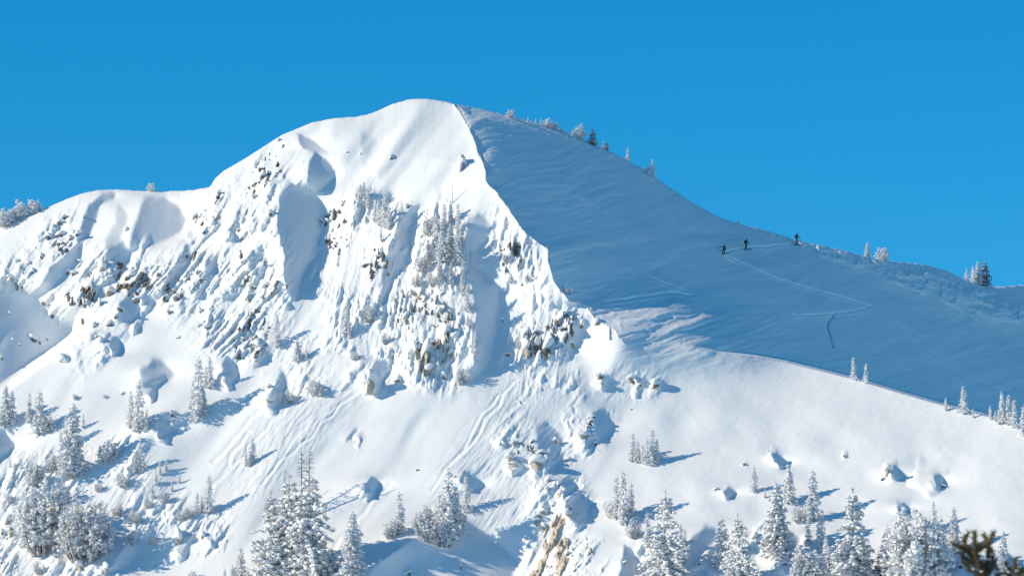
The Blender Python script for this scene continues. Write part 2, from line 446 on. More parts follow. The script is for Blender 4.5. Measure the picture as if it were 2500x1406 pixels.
def track(pts, w=2.6, depth=.35, berm=.25, tone=1.0):
    w *= .9; depth *= 1.0; berm *= .9
    sl, d = seg_dist(pts)

    D[sl] += 1.35 * depth * np.exp(-((d + w * .6) / w) ** 2) - berm * np.exp(-((d - w * .9) / (w * 1.1)) ** 2)
    TRACK[sl] = np.maximum(TRACK[sl], tone * np.exp(-(d / (w * 1.1)) ** 2))
D -= 2.5 * gauss(polymask([(1985,560),(2040,560),(2200,600),(2360,680),(2520,760),(2520,800),(2340,760),(2120,670)], 0), 22)
track([(1762,620),(1790,612),(1822,607),(1860,603),(1872,606),(1890,601),(1945,597),(1965,592)], 2.6, .4, .3)
track([(1772,626),(1830,652),(1900,683),(1980,707),(2040,722),(2090,738),(2126,750)], 2.4, .35, .3)
track([(1768,624),(1800,640)], 2.6, .4, .35)
track([(2126,750),(2090,760),(2040,767),(1980,770),(1935,772)], 2.6, .4, .35)
track([(2038,768),(2024,785),(2020,805),(2026,830),(2032,848)], 3.0, .8, .0, .0)
track([(1860,612),(1880,628),(1925,645)], 1.8, .2, .2, .6)
track([(1925,645),(1990,690),(2010,720),(2050,760),(2090,790)], 3.5, .18, .12, .35)
track([(2130,750),(2200,800),(2260,830),(2330,890),(2380,930),(2450,960)], 5, .2, .15, .45)
track([(2060,640),(2110,690),(2170,770),(2230,840),(2300,880)], 4, .15, .15, .3)
track([(2240,690),(2330,740),(2420,790),(2500,840)], 3, .2, .2, .5)
track([(1590,680),(1640,700),(1710,724)], 3, .3, .3, .8)
track([(1480,740),(1560,728),(1640,716),(1690,724)], 3.5, .5, .4, .8)
track([(1795,545),(1830,560),(1890,592)], 2, .15, .12, .4)
# sluff runnels on the open lower face
for (a, b) in [((860,960),(640,1180)),((700,990),(560,1150)),((1215,960),(1060,1200)),((1260,930),(1130,1110)),((960,1180),(780,1380)),((1330,900),(1240,1010)),((1120,1190),(980,1300)),((600,1060),(470,1290)),((1420,960),(1360,1120)),((640,1000),(520,1130))]:
    n = 9
    P = [(a[0] + (b[0] - a[0]) * t / n + rs.randn() * 4, a[1] + (b[1] - a[1]) * t / n + rs.randn() * 4) for t in range(n + 1)]
    track(P, 4 + 3 * rs.rand(), .12, .1, 0)
rough = gauss(polymask([(540,1150),(700,980),(860,900),(900,960),(700,1150),(600,1240)], 0) + polymask([(1040,1200),(1200,960),(1330,900),(1290,1000),(1250,1150),(1320,1280),(1200,1300),(1140,1180)], 0), 22)
D += rough * .09 * flow(5, 26, 120, 'f', 3) * 2

_w = Noise(410)(UU / 140, VV / 140) * 40
ln = (1 - np.abs(fbm((VV * .95 - UU * .32 + _w) / 9, (UU + .3 * VV) / 85, 415, 3)) * 2)
ln2 = (1 - np.abs(fbm((VV * .97 + UU * .10 + _w) / 6, (UU - .2 * VV) / 50, 425, 3)) * 2)
pale_lines = np.clip((ln - .90) / .10, 0, 1) * .9 * zone_s + np.clip((ln2 - .93) / .07, 0, 1) * .9 * np.clip(Noise(430)(UU / 70, VV / 50) * 2 + .3, 0, 1)
TRACK = np.maximum(TRACK, mflank * pale_lines)  # thin lines on the flank blended towards a lighter snow colour
D -= mflank * .34 * gauss(pale_lines, 2.0)
TRACK = np.maximum(TRACK, mflank * .25 * (fbm(UU / 40, VV / 22, 440, 3) + .5))
def depth_at(u, v):
    i = (v - V0) / STEP; j = (u - U0) / STEP
    i = min(max(i, 0), NV - 1.001); j = min(max(j, 0), NU - 1.001)
    a, b = int(i), int(j); fi, fj = i - a, j - b
    return D0 + float((D[a, b] * (1 - fj) + D[a, b + 1] * fj) * (1 - fi) + (D[a + 1, b] * (1 - fj) + D[a + 1, b + 1] * fj) * fi)

# ------------------------------------------------------------------ materials
def new_mat(name):
    m = bpy.data.materials.new(name); m.use_nodes = True
    n = m.node_tree; b = n.nodes['Principled BSDF']
    return m, n, b
def N(n, t, **kw):
    x = n.nodes.new(t)
    for k, v in kw.items(): setattr(x, k, v)
    return x
def noise_node(n, scale, detail=4, vec=None, rough=.55):
    x = n.nodes.new('ShaderNodeTexNoise'); x.inputs['Scale'].default_value = scale
    x.inputs['Detail'].default_value = detail; x.inputs['Roughness'].default_value = rough
    if vec: n.links.new(vec, x.inputs['Vector'])
    return x
def ramp(n, fac, stops):
    r = n.nodes.new('ShaderNodeValToRGB')
    els = r.color_ramp.elements
    while len(els) < len(stops): els.new(.5)
    for e, (p, c) in zip(els, stops): e.position = p; e.color = (*c, 1)
    n.links.new(fac, r.inputs[0])
    return r
def bump(n, b, h, strength, dist):
    x = n.nodes.new('ShaderNodeBump'); x.inputs['Strength'].default_value = strength; x.inputs['Distance'].default_value = dist
    n.links.new(h, x.inputs['Height']); n.links.new(x.outputs[0], b.inputs['Normal'])
    return x

def snow_material(name, base=(.81, .84, .875)):
    m, n, b = new_mat(name)
    tc = N(n, 'ShaderNodeTexCoord')
    n1 = noise_node(n, .9, 8, tc.outputs['Object'], .62)
    n2 = noise_node(n, .06, 4, tc.outputs['Object'])
    r = ramp(n, n2.outputs[0], [(.35, tuple(c * .97 for c in base)), (.65, base)])
    n.links.new(r.outputs[0], b.inputs['Base Color'])
    b.inputs['Roughness'].default_value = .75
    b.inputs['Specular IOR Level'].default_value = .25
    bump(n, b, n1.outputs[0], .22, .25)
    return m
M_SNOW = snow_material('snow_slope')
M_TSNOW = snow_material('tree_snow', (.83, .85, .88))
M_CAP = snow_material('cap_snow')

def rock_material(name, c1, c2, c3):
    m, n, b = new_mat(name)
    tc = N(n, 'ShaderNodeTexCoord')
    a = noise_node(n, 1.3, 8, tc.outputs['Object'], .65)
    r = ramp(n, a.outputs[0], [(.3, c1), (.5, c2), (.72, c3)])
    n.links.new(r.outputs[0], b.inputs['Base Color'])
    b.inputs['Roughness'].default_value = .9
    bump(n, b, a.outputs[0], .8, .3)
    return m
M_ROCK = {
 'd': rock_material('dark_rock', (.07, .065, .06), (.15, .14, .13), (.26, .24, .21)),
 'g': rock_material('grey_brown_rock', (.10, .09, .075), (.19, .165, .135), (.30, .26, .21)),
 't': rock_material('tan_rock', (.28, .25, .21), (.44, .39, .32), (.58, .53, .46)),
 'p': rock_material('violet_smear', (.12, .11, .17), (.26, .23, .36), (.5, .48, .6)),
 'o': rock_material('ochre_rock', (.36, .30, .24), (.56, .48, .39), (.70, .63, .54)),
}
def needle_material(name, c1, c2):
    m, n, b = new_mat(name)
    tc = N(n, 'ShaderNodeTexCoord')
    a = noise_node(n, 2.5, 5, tc.outputs['Object'], .6)
    r = ramp(n, a.outputs[0], [(.38, c1), (.62, c2)])
    n.links.new(r.outputs[0], b.inputs['Base Color'])
    b.inputs['Roughness'].default_value = .85
    return m
M_FROST = needle_material('frosted_needles', (.48, .50, .53), (.82, .83, .85))
M_FROST2 = needle_material('snowy_needles', (.20, .23, .24), (.72, .73, .75))
M_RIME = needle_material('rimed_twigs', (.60, .62, .65), (.82, .83, .85))
M_DARK = needle_material('dark_needles', (.025, .04, .035), (.09, .11, .10))
M_BARK = needle_material('bark', (.20, .19, .19), (.58, .58, .59))
M_SNAG = needle_material('weathered_wood', (.13, .11, .10), (.32, .29, .27))
def flat_mat(name, c, rough=.7):
    m, n, b = new_mat(name)
    tc = N(n, 'ShaderNodeTexCoord'); a = noise_node(n, 9, 3, tc.outputs['Object'])
    r = ramp(n, a.outputs[0], [(.3, tuple(x * .75 for x in c)), (.7, c)])
    n.links.new(r.outputs[0], b.inputs['Base Color']); b.inputs['Roughness'].default_value = rough
    return m

# ------------------------------------------------------------------ object helpers
def tag(o, label=None, cat=None, group=None, kind=None):
    if label: o['label'] = label
    if cat: o['category'] = cat
    if group: o['group'] = group
    if kind: o['kind'] = kind
    return o
def mesh_np(name, verts, faces, smooth=True):
    """verts (n,3); faces (m,k) int array, all of one size, or list"""
    me = bpy.data.meshes.new(name)
    verts = np.asarray(verts, np.float32)
    faces = np.asarray(faces, np.int32)
    k = faces.shape[1]
    me.vertices.add(len(verts)); me.vertices.foreach_set('co', verts.ravel())
    me.loops.add(faces.size); me.loops.foreach_set('vertex_index', faces.ravel())
    me.polygons.add(len(faces))
    me.polygons.foreach_set('loop_start', np.arange(0, faces.size, k, dtype=np.int32))
    me.polygons.foreach_set('loop_total', np.full(len(faces), k, np.int32))
    me.polygons.foreach_set('use_smooth', np.full(len(faces), smooth, bool))
    me.update(calc_edges=True)
    return me
def link(name, me, mat=None, parent=None):
    o = bpy.data.objects.new(name, me); col.objects.link(o)
    if mat is not None and not me.materials: me.materials.append(mat)
    if parent is not None: o.parent = parent
    return o
def empty(name, loc=(0, 0, 0), rz=0, s=1.0):
    o = bpy.data.objects.new(name, None); col.objects.link(o)
    o.location = loc; o.rotation_euler = (0, 0, rz); o.scale = (s, s, s)
    o.empty_display_size = .5
    return o

# ------------------------------------------------------------------ the mountain mesh
def build_mountain():
    v_eff = np.maximum(VV, vsky[None, :])
    over = (v_eff - VV) / M
    # depth at the skyline for the rows beyond it
    isky = np.clip(np.ceil((vsky - V0) / STEP).astype(int), 0, NV - 1)
    Dsky = D[isky, np.arange(NU)]
    Y = D0 + np.where(over > 0, Dsky[None, :], D)
    xd, zd = raydir(UU, v_eff)
    X = xd * Y; Z = zd * Y
    Yb = Y + over * 2.6
    Z = Z - over * .9 - .05 * over ** 1.5
    P = np.stack([X, Yb, Z], -1)
    TR = TRACK.copy()
    # widen: outer columns
    ext = [8, 20, 40, 75, 130, 210, 330, 500]
    L = [P[:, :1] + np.array([-e, 0.25 * e, -.25 * e]) for e in ext[::-1]]
    Rr = [P[:, -1:] + np.array([e, .5 * e, -.25 * e]) for e in ext]
    P = np.concatenate(L + [P] + Rr, 1)
    TR = np.pad(TR, ((0, 0), (len(ext), len(ext))), mode='edge')
    # back rows far behind and apron rows in front, down to the valley and the knoll the camera stands on
    top = [P[:1] + np.array([0, e, -.4 * e]) for e in (400, 180, 60, 15)]
    bottom = []
    base = P[-1:]
    y0 = base[..., 1:2]; z0 = base[..., 2:3]; x0 = base[..., 0:1]
    n = 60
    gx = np.linspace(-1, 1, P.shape[1])[None, :, None]
    for k in range(1, n + 1):
        t = k / n
        y = y0 * (1 - t) + (-150) * t
        run = y0 - y
        z = np.maximum(z0 - run * .85, -34 + 0 * z0)
        knoll = np.exp(-(np.abs(y) / 90.0) ** 4)
        z = z * (1 - knoll) + (-1.75) * knoll
        bottom.append(np.concatenate([x0 * (1 + 0 * t), y, z], -1))
    P = np.concatenate(top + [P] + bottom, 0)
    TR = np.pad(TR, ((len(top), n), (0, 0)))
    nr, nc = P.shape[:2]
    idx = np.arange(nr * nc).reshape(nr, nc)
    f = np.stack([idx[:-1, :-1], idx[1:, :-1], idx[1:, 1:], idx[:-1, 1:]], -1).reshape(-1, 4)
    me = mesh_np('mountain', P.reshape(-1, 3), f)
    at = me.attributes.new('track', 'FLOAT', 'POINT'); at.data.foreach_set('value', TR.ravel().astype(np.float32))
    o = link('mountain_slope', me, M_SNOW)
    tag(o, kind='structure')
    return o
# tracks: churned snow is a touch brighter than wind packed snow; flank streaks blend likewise
def _track_color():
    n = M_SNOW.node_tree; b = n.nodes['Principled BSDF']
    src = b.inputs['Base Color'].links[0].from_socket
    at = N(n, 'ShaderNodeAttribute'); at.attribute_name = 'track'
    mx = N(n, 'ShaderNodeMix', data_type='RGBA')
    n.links.new(at.outputs['Fac'], mx.inputs[0]); n.links.new(src, mx.inputs[6]); mx.inputs[7].default_value = (.98, .98, .98, 1)
    n.links.new(mx.outputs[2], b.inputs['Base Color'])
_track_color()
build_mountain()
print('mountain', round(time.time() - T0, 1))

# ------------------------------------------------------------------ cliffs: rock standing proud of the snow where the noise lifts it
def cliff(name, poly, tone, ang, su, st, thr, amp, seed, label, cat='cliff'):
    m = polymask(poly, 7, 14, seed)
    c, sn = math.cos(R(ang)), math.sin(R(ang))
    ii, jj = np.where(m > .02)
    i0, i1, j0, j1 = ii.min(), ii.max() + 1, jj.min(), jj.max() + 1
    x = UU[i0:i1, j0:j1]; y = VV[i0:i1, j0:j1]; mm = m[i0:i1, j0:j1]
    a = x * sn + y * c; t = -x * c + y * sn
    nz = fbm(a / su, t / st, seed, 4, .6) * 1.6 + .25 * Noise(seed + 40)(x / 30, y / 30)
    lift = (nz - thr) * amp * mm - (1 - mm) * .8
    crag = .18 * ridged(x / 5, y / 9, seed + 9, 2)
    D2 = D[i0:i1, j0:j1] - lift - np.where(lift > -.1, crag * mm, 0) + .1
    Yd = D0 + D2
    xd, zd = raydir(x, y)
    P = np.stack([xd * Yd, Yd, zd * Yd], -1).reshape(-1, 3)
    keep = (lift > -.3) & (y > vsky[j0:j1][None, :] + 6)
    idx = np.arange(keep.size).reshape(keep.shape)
    k = keep[:-1, :-1] & keep[1:, :-1] & keep[1:, 1:] & keep[:-1, 1:]
    f = np.stack([idx[:-1, :-1][k], idx[1:, :-1][k], idx[1:, 1:][k], idx[:-1, 1:][k]], -1)
    o = link(name, mesh_np(name, P, f, True), M_ROCK[tone])
    tag(o, label, cat)
    return o
cliff('rock_cliff', [(1300,1262),(1345,1232),(1385,1262),(1392,1330),(1385,1500),(1270,1500),(1290,1400),(1312,1320)], 'o', 66, 13, 40, -.10, 1.0, 401,
      'broad ochre cliff streaked with snow beside the steep bare couloir')
cliff('rock_cliff', [(150,722),(190,690),(240,700),(242,745),(205,758),(170,752),(140,742)], 'd', 75, 5, 14, -.12, .8, 402,
      'dark blocky cliff latticed with snow above the shaded gully')
cliff('rock_cliff', [(195,655),(235,660),(242,700),(225,735),(205,715)], 't', 80, 4, 16, .0, .9, 403,
      'tan rib of vertical rock rising over the dark latticed cliff')
cliff('rock_cliff', [(120,590),(160,580),(185,590),(170,612),(145,632),(125,612)], 'd', 70, 5, 9, -.1, .8, 404,
      'small dark cracked cliff on the spur under the smooth dunes')
cliff('rock_cliff', [(1275,800),(1320,790),(1400,760),(1420,800),(1380,845),(1350,880),(1290,885)], 'g', 86, 5, 26, .20, 1.0, 405,
      'grey pillared cliff half buried just under the sharp crest')
cliff('rock_cliff', [(1005,850),(1110,790),(1125,850),(1100,900),(1040,925),(1010,910)], 't', 84, 5, 26, .22, .9, 406,
      'tan slabs showing through snow at the foot of the central buttress')
cliff('rock_cliff', [(1225,1085),(1285,1060),(1320,1100),(1300,1150),(1240,1150)], 't', 60, 7, 12, .30, .8, 407,
      'low broken tan outcrop on the slope left of the round boulder')
cliff('rock_cliff', [(0,1250),(60,1240),(55,1300),(20,1320),(0,1310)], 't', 76, 5, 16, .2, .9, 408,
      'tan rock face under a bulging snow cap by the big rimed pine')
cliff('rock_cliff', [(1415,1290),(1440,1280),(1450,1330),(1430,1400),(1412,1380)], 't', 82, 4, 24, .15, .7, 409,
      'narrow tan rib of rock right of the broad ochre cliff')
cliff('rock_cliff', [(1395,1300),(1410,1290),(1412,1400),(1395,1440),(1380,1400)], 'g', 78, 4, 9, .25, .6, 410,
      'thin line of grey crags between two tan rock faces')
cliff('rock_cliff', [(590,560),(640,540),(700,700),(660,760),(600,740),(570,640)], 'g', 70, 6, 16, .52, 1.0, 411,
      'scattered grey crags poking from the rib below the deep shaded bowl')
cliff('rock_cliff', [(380,640),(500,600),(520,700),(440,780),(360,760)], 'g', 60, 6, 15, .52, 1.0, 412,
      'scattered brownish crags along the middle of the long diagonal rib')

for _k, (_p, _t, _a, _l) in enumerate([
 ([(440,560),(520,470),(560,450),(540,540),(470,600)], 'g', 55, 'grey crags breaking through snow below the saddle'),
 ([(600,400),(660,360),(700,380),(680,450),(620,500),(590,470)], 'd', 66, 'dark crags under the left shoulder of the summit'),
 ([(790,520),(860,480),(880,560),(830,640),(780,600)], 'g', 74, 'grey crags on the left flank of the central buttress'),
 ([(880,600),(960,600),(960,680),(890,690)], 'd', 80, 'dark ledges low on the upper central buttress'),
 ([(960,700),(1110,690),(1130,790),(1000,820),(940,780)], 't', 80, 'tan crags in the lower part of the central buttress'),
 ([(1230,560),(1290,600),(1310,690),(1250,700),(1210,640)], 'g', 80, 'snow-plastered crags below the knife-edge crest'),
 ([(560,760),(660,740),(660,880),(590,900),(540,840)], 'g', 62, 'grey crags scattered above the mid-slope shrubs'),
 ([(260,640),(340,640),(400,690),(330,740),(260,720)], 'g', 52, 'grey-brown crags on the diagonal rib by the shaded gully'),
 ([(1420,1010),(1455,1010),(1450,1080),(1415,1080)], 'd', 64, 'dark crags in a stepped row beside the blue shadow')]):
    cliff('rock_cliff', _p, _t, _a, 5, 15, .34, 1.0, 430 + _k, _l)

# ------------------------------------------------------------------ rocks and boulders
def ico(sub):
    bm = bmesh.new(); bmesh.ops.create_icosphere(bm, subdivisions=sub, radius=1)
    v = np.array([x.co[:] for x in bm.verts]); f = np.array([[q.index for q in p.verts] for p in bm.faces]); bm.free()
    return v, f
ICO1, ICO2, ICO3 = ico(1), ico(2), ico(3)
rnd = random.Random(11)
def rock_mesh(seed):
    r = random.Random(seed)
    bm = bmesh.new()
    for _ in range(15):
        d = Vector((r.gauss(0, 1), r.gauss(0, 1), r.gauss(0, 1))).normalized()
        p = Vector((d.x * .5, d.y * .5, d.z * .5)) * r.uniform(.85, 1.15)
        if p.z < -.38: p.z = -.38
        bm.verts.new(p)
    bmesh.ops.convex_hull(bm, input=bm.verts)
    bmesh.ops.delete(bm, geom=[v for v in bm.verts if not v.link_faces], context='VERTS')
    bmesh.ops.bevel(bm, geom=bm.edges[:], offset=.02, segments=1, affect='EDGES')
    me = bpy.data.meshes.new('boulder'); bm.to_mesh(me); bm.free()
    return me
def cap_mesh(seed):
    v, f = ICO3
    n = Noise(seed)
    k = 1 + .22 * n(v[:, 0] * 1.6 + 5, v[:, 1] * 1.6 + v[:, 2] * 2 + 9)
    p = v * k[:, None] * np.array([.56, .66, .40])
    low = p[:, 2] < -.12
    p[low, 2] = -.12 + (p[low, 2] + .12) * .25
    return mesh_np('snow_cap', p, f)
RM = [rock_mesh(s_) for s_ in range(10)]
CMs = [cap_mesh(s_ + 700) for s_ in range(5)]
for cmm in CMs: cmm.materials.append(M_CAP)
TONE = {'d': 'dark', 'g': 'grey-brown', 't': 'tan', 'p': 'violet smear built as'}
for rm in RM: rm.materials.append(M_ROCK['g'])
# site: (where phrase, [(u, v, w, h, tone), ...])
ROCKS = [
 ('on the dune-like spur under the skyline trees', [(118,583,12,14,'d'),(145,578,16,16,'d'),(157,536,10,14,'d'),(144,548,12,14,'g'),(129,555,8,9,'t'),(172,585,10,14,'g'),(188,577,9,15,'d'),(180,570,8,10,'t'),(205,532,6,8,'d')]),
 ('on the shaded rib at the photo\'s left edge', [(100,630,8,16,'d'),(42,640,12,9,'t'),(68,645,8,10,'g'),(78,665,8,14,'d'),(30,683,16,14,'t'),(42,700,10,22,'d'),(54,700,6,14,'d')]),
 ('around the dark latticed cliff', [(180,672,12,12,'g'),(165,668,10,12,'d'),(195,640,8,9,'g'),(130,770,14,22,'d'),(106,740,8,14,'d'),(120,743,8,8,'d'),(206,745,6,10,'d'),(249,660,14,26,'t'),(270,668,8,12,'t'),(308,563,7,10,'d')]),
 ('in the deep blue shaded gully', [(82,832,13,18,'d'),(97,838,6,14,'d'),(115,830,6,5,'g'),(48,842,7,6,'g'),(22,766,4,8,'d'),(32,830,4,6,'d'),(4,876,6,10,'d')]),
 ('on the diagonal rib above the shaded gully', [(322,675,20,18,'t'),(325,655,12,5,'d'),(350,667,18,10,'g'),(388,673,12,8,'g'),(268,720,20,20,'g'),(243,745,6,18,'t'),(205,785,13,26,'g'),(292,758,15,11,'d'),(335,735,19,11,'d'),(283,775,10,10,'d'),(267,795,17,15,'g'),(230,798,9,14,'g'),(246,835,10,14,'t'),(155,884,22,20,'t'),(234,826,5,10,'t')]),
 ('among the plastered crags in mid face', [(430,732,14,14,'d'),(444,722,10,12,'d'),(413,766,8,12,'g'),(487,763,8,14,'t'),(485,798,9,10,'t'),(434,825,11,6,'d'),(482,670,6,14,'g'),(494,686,14,8,'t'),(590,585,10,12,'g'),(583,565,8,8,'g'),(660,525,10,14,'g'),(612,703,13,14,'t'),(624,705,8,8,'g'),(603,735,8,26,'t'),(652,698,9,10,'d'),(592,698,6,8,'d'),(700,700,6,13,'d'),(505,800,16,8,'g'),(595,830,8,9,'g'),(628,845,13,20,'t'),(625,882,12,10,'t'),(587,875,8,8,'d'),(400,728,5,8,'d')]),
 ('on the rib below the summit shoulder', [(640,438,11,22,'d'),(648,455,9,12,'d'),(620,485,8,14,'t'),(533,475,6,12,'t'),(477,533,14,14,'t'),(489,530,8,10,'g'),(655,425,6,9,'d'),(680,345,6,8,'g'),(690,360,5,8,'g'),(847,373,5,4,'d'),(880,377,4,4,'d'),(955,388,7,12,'g')]),
 ('on the open lower slope', [(656,947,9,10,'t'),(658,977,20,27,'t'),(420,1017,9,15,'g'),(298,963,6,6,'d'),(905,945,16,42,'t'),(345,1010,7,7,'g'),(1018,1149,7,5,'d'),(1085,925,9,18,'g'),(970,930,14,6,'g'),(1540,1000,4,4,'d')]),
 ('on the central buttress among the rimed trees', [(995,507,12,10,'g'),(785,545,11,15,'t'),(800,543,6,13,'t'),(836,500,8,11,'t'),(926,628,15,9,'d'),(895,650,22,6,'d'),(957,873,13,11,'t'),(1040,872,14,46,'t'),(1015,866,7,38,'t'),(1046,905,16,18,'t'),(1090,830,10,40,'t'),(1094,815,7,18,'d'),(1100,870,11,20,'t'),(1057,840,12,9,'d'),(1005,718,8,13,'t'),(992,772,8,12,'t'),(1082,717,11,11,'g'),(1076,765,10,15,'t'),(1021,853,6,20,'d'),(977,862,8,6,'g')]),
 ('in the pillared band under the crest', [(1365,770,14,17,'d'),(1382,770,11,15,'d'),(1310,815,15,11,'d'),(1377,805,20,8,'d'),(1420,795,8,17,'g'),(1363,792,5,34,'d'),(1352,805,5,22,'d'),(1286,868,14,40,'t'),(1290,846,6,20,'d'),(1309,855,8,32,'d'),(1333,858,14,34,'d'),(1347,840,8,26,'d'),(1398,845,10,19,'t'),(1459,793,11,18,'d'),(1397,815,8,20,'g'),(1228,785,6,13,'t'),(1240,868,18,8,'d'),(1282,820,8,14,'g')]),
 ('on the snow right of the pillared band', [(1465,923,14,14,'g'),(1468,936,8,10,'d'),(1545,930,17,17,'g'),(1601,940,17,19,'d'),(1563,941,8,8,'g')]),
 ('in the row above the curved blue shadow', [(1425,1066,23,16,'t'),(1437,1045,11,8,'d'),(1443,1030,10,7,'d'),(1450,1018,9,5,'d'),(1431,1055,6,12,'d'),(1386,1125,10,12,'t'),(1453,1085,8,10,'g')]),
 ('in the boulder field above the ochre cliff', [(1308,1142,28,32,'t'),(1322,1110,20,13,'g'),(1246,1124,17,17,'t'),(1254,1138,20,13,'t'),(1268,1124,9,10,'d'),(1255,1085,11,12,'t'),(1355,1080,8,13,'d'),(1228,1085,9,10,'t'),(1298,1080,8,8,'g'),(1336,1118,10,8,'g')]),
 ('around the top of the ochre cliff', [(1337,1175,8,14,'t'),(1336,1196,8,12,'t'),(1365,1186,6,14,'g'),(1366,1210,13,14,'t'),(1378,1200,4,10,'d'),(1325,1255,15,15,'t'),(1352,1233,12,10,'g'),(1310,1275,10,14,'t'),(1328,1290,8,18,'g'),(1387,1256,18,17,'t'),(1392,1242,8,9,'d'),(1366,1262,7,11,'d'),(1411,1253,4,3,'d'),(1386,1355,7,11,'d')]),
 ('near the bottom left rimed pines', [(40,1268,18,12,'t'),(16,1278,10,22,'t'),(5,1300,6,14,'d'),(435,1325,13,38,'t'),(257,1396,9,26,'t'),(195,1392,14,28,'t'),(495,1310,8,16,'t'),(205,1352,7,12,'d'),(4,1375,8,8,'g')]),
 ('among the big spruces in the lower right', [(1840,1314,11,17,'t'),(1853,1325,11,15,'g'),(1912,1377,15,14,'g'),(2309,1365,25,20,'d'),(2344,1385,13,14,'d'),(2330,1377,9,4,'d'),(1524,1374,10,6,'g'),(1562,1392,9,18,'t'),(1673,1330,6,18,'d'),(1706,1377,9,7,'d')]),
 ('on the smooth bench right of the crest', [(2166,1155,12,22,'t'),(2155,1172,9,8,'d'),(2060,1114,6,5,'g'),(1882,1112,6,9,'t'),(1817,1135,7,6,'g'),(1747,1196,8,7,'g'),(2192,1236,3,5,'d'),(2300,1188,14,7,'d')]),
 ('in the blue hollow at the bottom', [(998,1401,12,12,'d'),(1125,1385,5,13,'d'),(1124,1377,6,4,'d'),(1096,1196,6,5,'d'),(1110,1165,5,5,'g')]),
 ('on the smooth dome right of the summit gullies', [(1127,410,15,34,'p')]),  # a violet colour smear, modelled here as a boulder
]
ORD = ['first', 'second', 'third', 'fourth', 'fifth', 'sixth', 'seventh', 'eighth', 'ninth', 'tenth', 'eleventh', 'twelfth', 'thirteenth',
       'fourteenth', 'fifteenth', 'sixteenth', 'seventeenth', 'eighteenth', 'nineteenth', 'twentieth', 'twenty-first', 'twenty-second', 'twenty-third', 'twenty-fourth']
NUM = ['zero', 'one', 'two', 'three', 'four', 'five', 'six', 'seven', 'eight', 'nine', 'ten', 'eleven', 'twelve']
def order_phrase(i, n, noun, nouns):
    if n == 1: return 'lone ' + noun
    if i == 0: return 'leftmost ' + noun
    if i == n - 1: return 'rightmost ' + noun
    if i < n / 2: return ORD[i] + ' ' + noun + ' from left'
    return (ORD[n - 1 - i] + ' ' + noun + ' from right')
for where, items in ROCKS:
    items = sorted(items)
    for (tone) in 'dgtp':
        sub = [q for q in items if q[4] == tone]
        for i, (u, v, w, h, tn) in enumerate(sub):
            Y = depth_at(u, v)
            k = Y / FPX
            me = RM[rnd.randrange(10)]
            o = link('boulder', me)
            o.material_slots[0].link = 'OBJECT'; o.material_slots[0].material = M_ROCK[tone]
            o.location = pt(u, v, Y + .10 * w * k)
            o.scale = (w * k * 1.12, (w + h) * .5 * k * 1.1, h * k * 1.2)
            o.rotation_euler = (R(rnd.uniform(-12, 12)), R(rnd.uniform(-14, 14)), R(rnd.uniform(-35, 35)))
            if h > w * 1.7: form = 'upright'
            elif w > h * 1.5: form = 'flat'
            elif w * h > 260: form = 'large'
            elif w * h < 75: form = 'small'
            else: form = 'blocky'
            lab = '%s, %s, %s' % (order_phrase(i, len(sub), TONE[tone] + ' rock', 'rocks'), form, where)
            tag(o, lab, 'rock', 'rocks ' + where)
            c = link('snow_cap', CMs[rnd.randrange(5)], None, o)
            c.location = (0, .20, .42); c.rotation_euler = (R(24), 0, rnd.uniform(0, 6)); c.scale = (1.15, 1.15, 1.0)
print('rocks', round(time.time() - T0, 1))

# ------------------------------------------------------------------ trees
class Geo:
    def __init__(self): self.v = []; self.f = []; self.n = 0
    def add(self, v, f):
        self.v.append(v); self.f.append(f + self.n); self.n += len(v)
    def mesh(self, name, mat, smooth=True):
        me = mesh_np(name, np.concatenate(self.v), np.concatenate(self.f), smooth)
        me.materials.append(mat); return me
def blob(g, p, sx, sy, sz, r, base=ICO1, rough=.25):
    v, f = base
    v = v * (1 + r.uniform(-rough, rough, (len(v), 1)))
    a = r.uniform(0, 6.28); c, s_ = math.cos(a), math.sin(a)
    rot = np.array([[c, -s_, 0], [s_, c, 0], [0, 0, 1]])
    g.add((v @ rot.T) * np.array([sx, sy, sz]) + p, f)
def spikes(g, p, d, L, n, r, wd=.10):
    """n thin needles-clad twigs leaving p round direction d"""
    dirs = d[None, :] + r.normal(0, .62, (n, 3)); dirs /= np.linalg.norm(dirs, axis=1)[:, None]
    ln = L * r.uniform(.6, 1.15, (n, 1))
    tip = p + dirs * ln
    side = np.cross(dirs, r.normal(0, 1, (n, 3))); side /= np.linalg.norm(side, axis=1)[:, None] + 1e-9
    side2 = np.cross(dirs, side)
    w = wd * ln
    m = p + dirs * ln * .45
    vs_ = np.stack([np.repeat(p[None, :], n, 0), m + side * w, m - side * w * .5 + side2 * w * .87, m - side * w * .5 - side2 * w * .87, tip], 1)
    f = np.array([[0, 1, 2], [0, 2, 3], [0, 3, 1], [4, 2, 1], [4, 3, 2], [4, 1, 3]])
    F = (f[None] + (np.arange(n) * 5)[:, None, None]).reshape(-1, 3)
    g.add(vs_.reshape(-1, 3), F)
def tube(g, pts, rad, sides=6):
    pts = np.array(pts, float); n = len(pts)
    V = []
    for i in range(n):
        d = pts[min(i + 1, n - 1)] - pts[max(i - 1, 0)]; d /= np.linalg.norm(d) + 1e-9
        a = np.cross(d, [0.3, .9, .1] if abs(d[2]) > .7 else [0, 0, 1]); a /= np.linalg.norm(a) + 1e-9; b = np.cross(d, a)
        for k in range(sides):
            t = 2 * math.pi * k / sides
            V.append(pts[i] + (a * math.cos(t) + b * math.sin(t)) * rad[i])
    F = []
    for i in range(n - 1):
        for k in range(sides):
            p, q = i * sides + k, i * sides + (k + 1) % sides
            F.append([p, q, q + sides]); F.append([p, q + sides, p + sides])
    g.add(np.array(V), np.array(F))

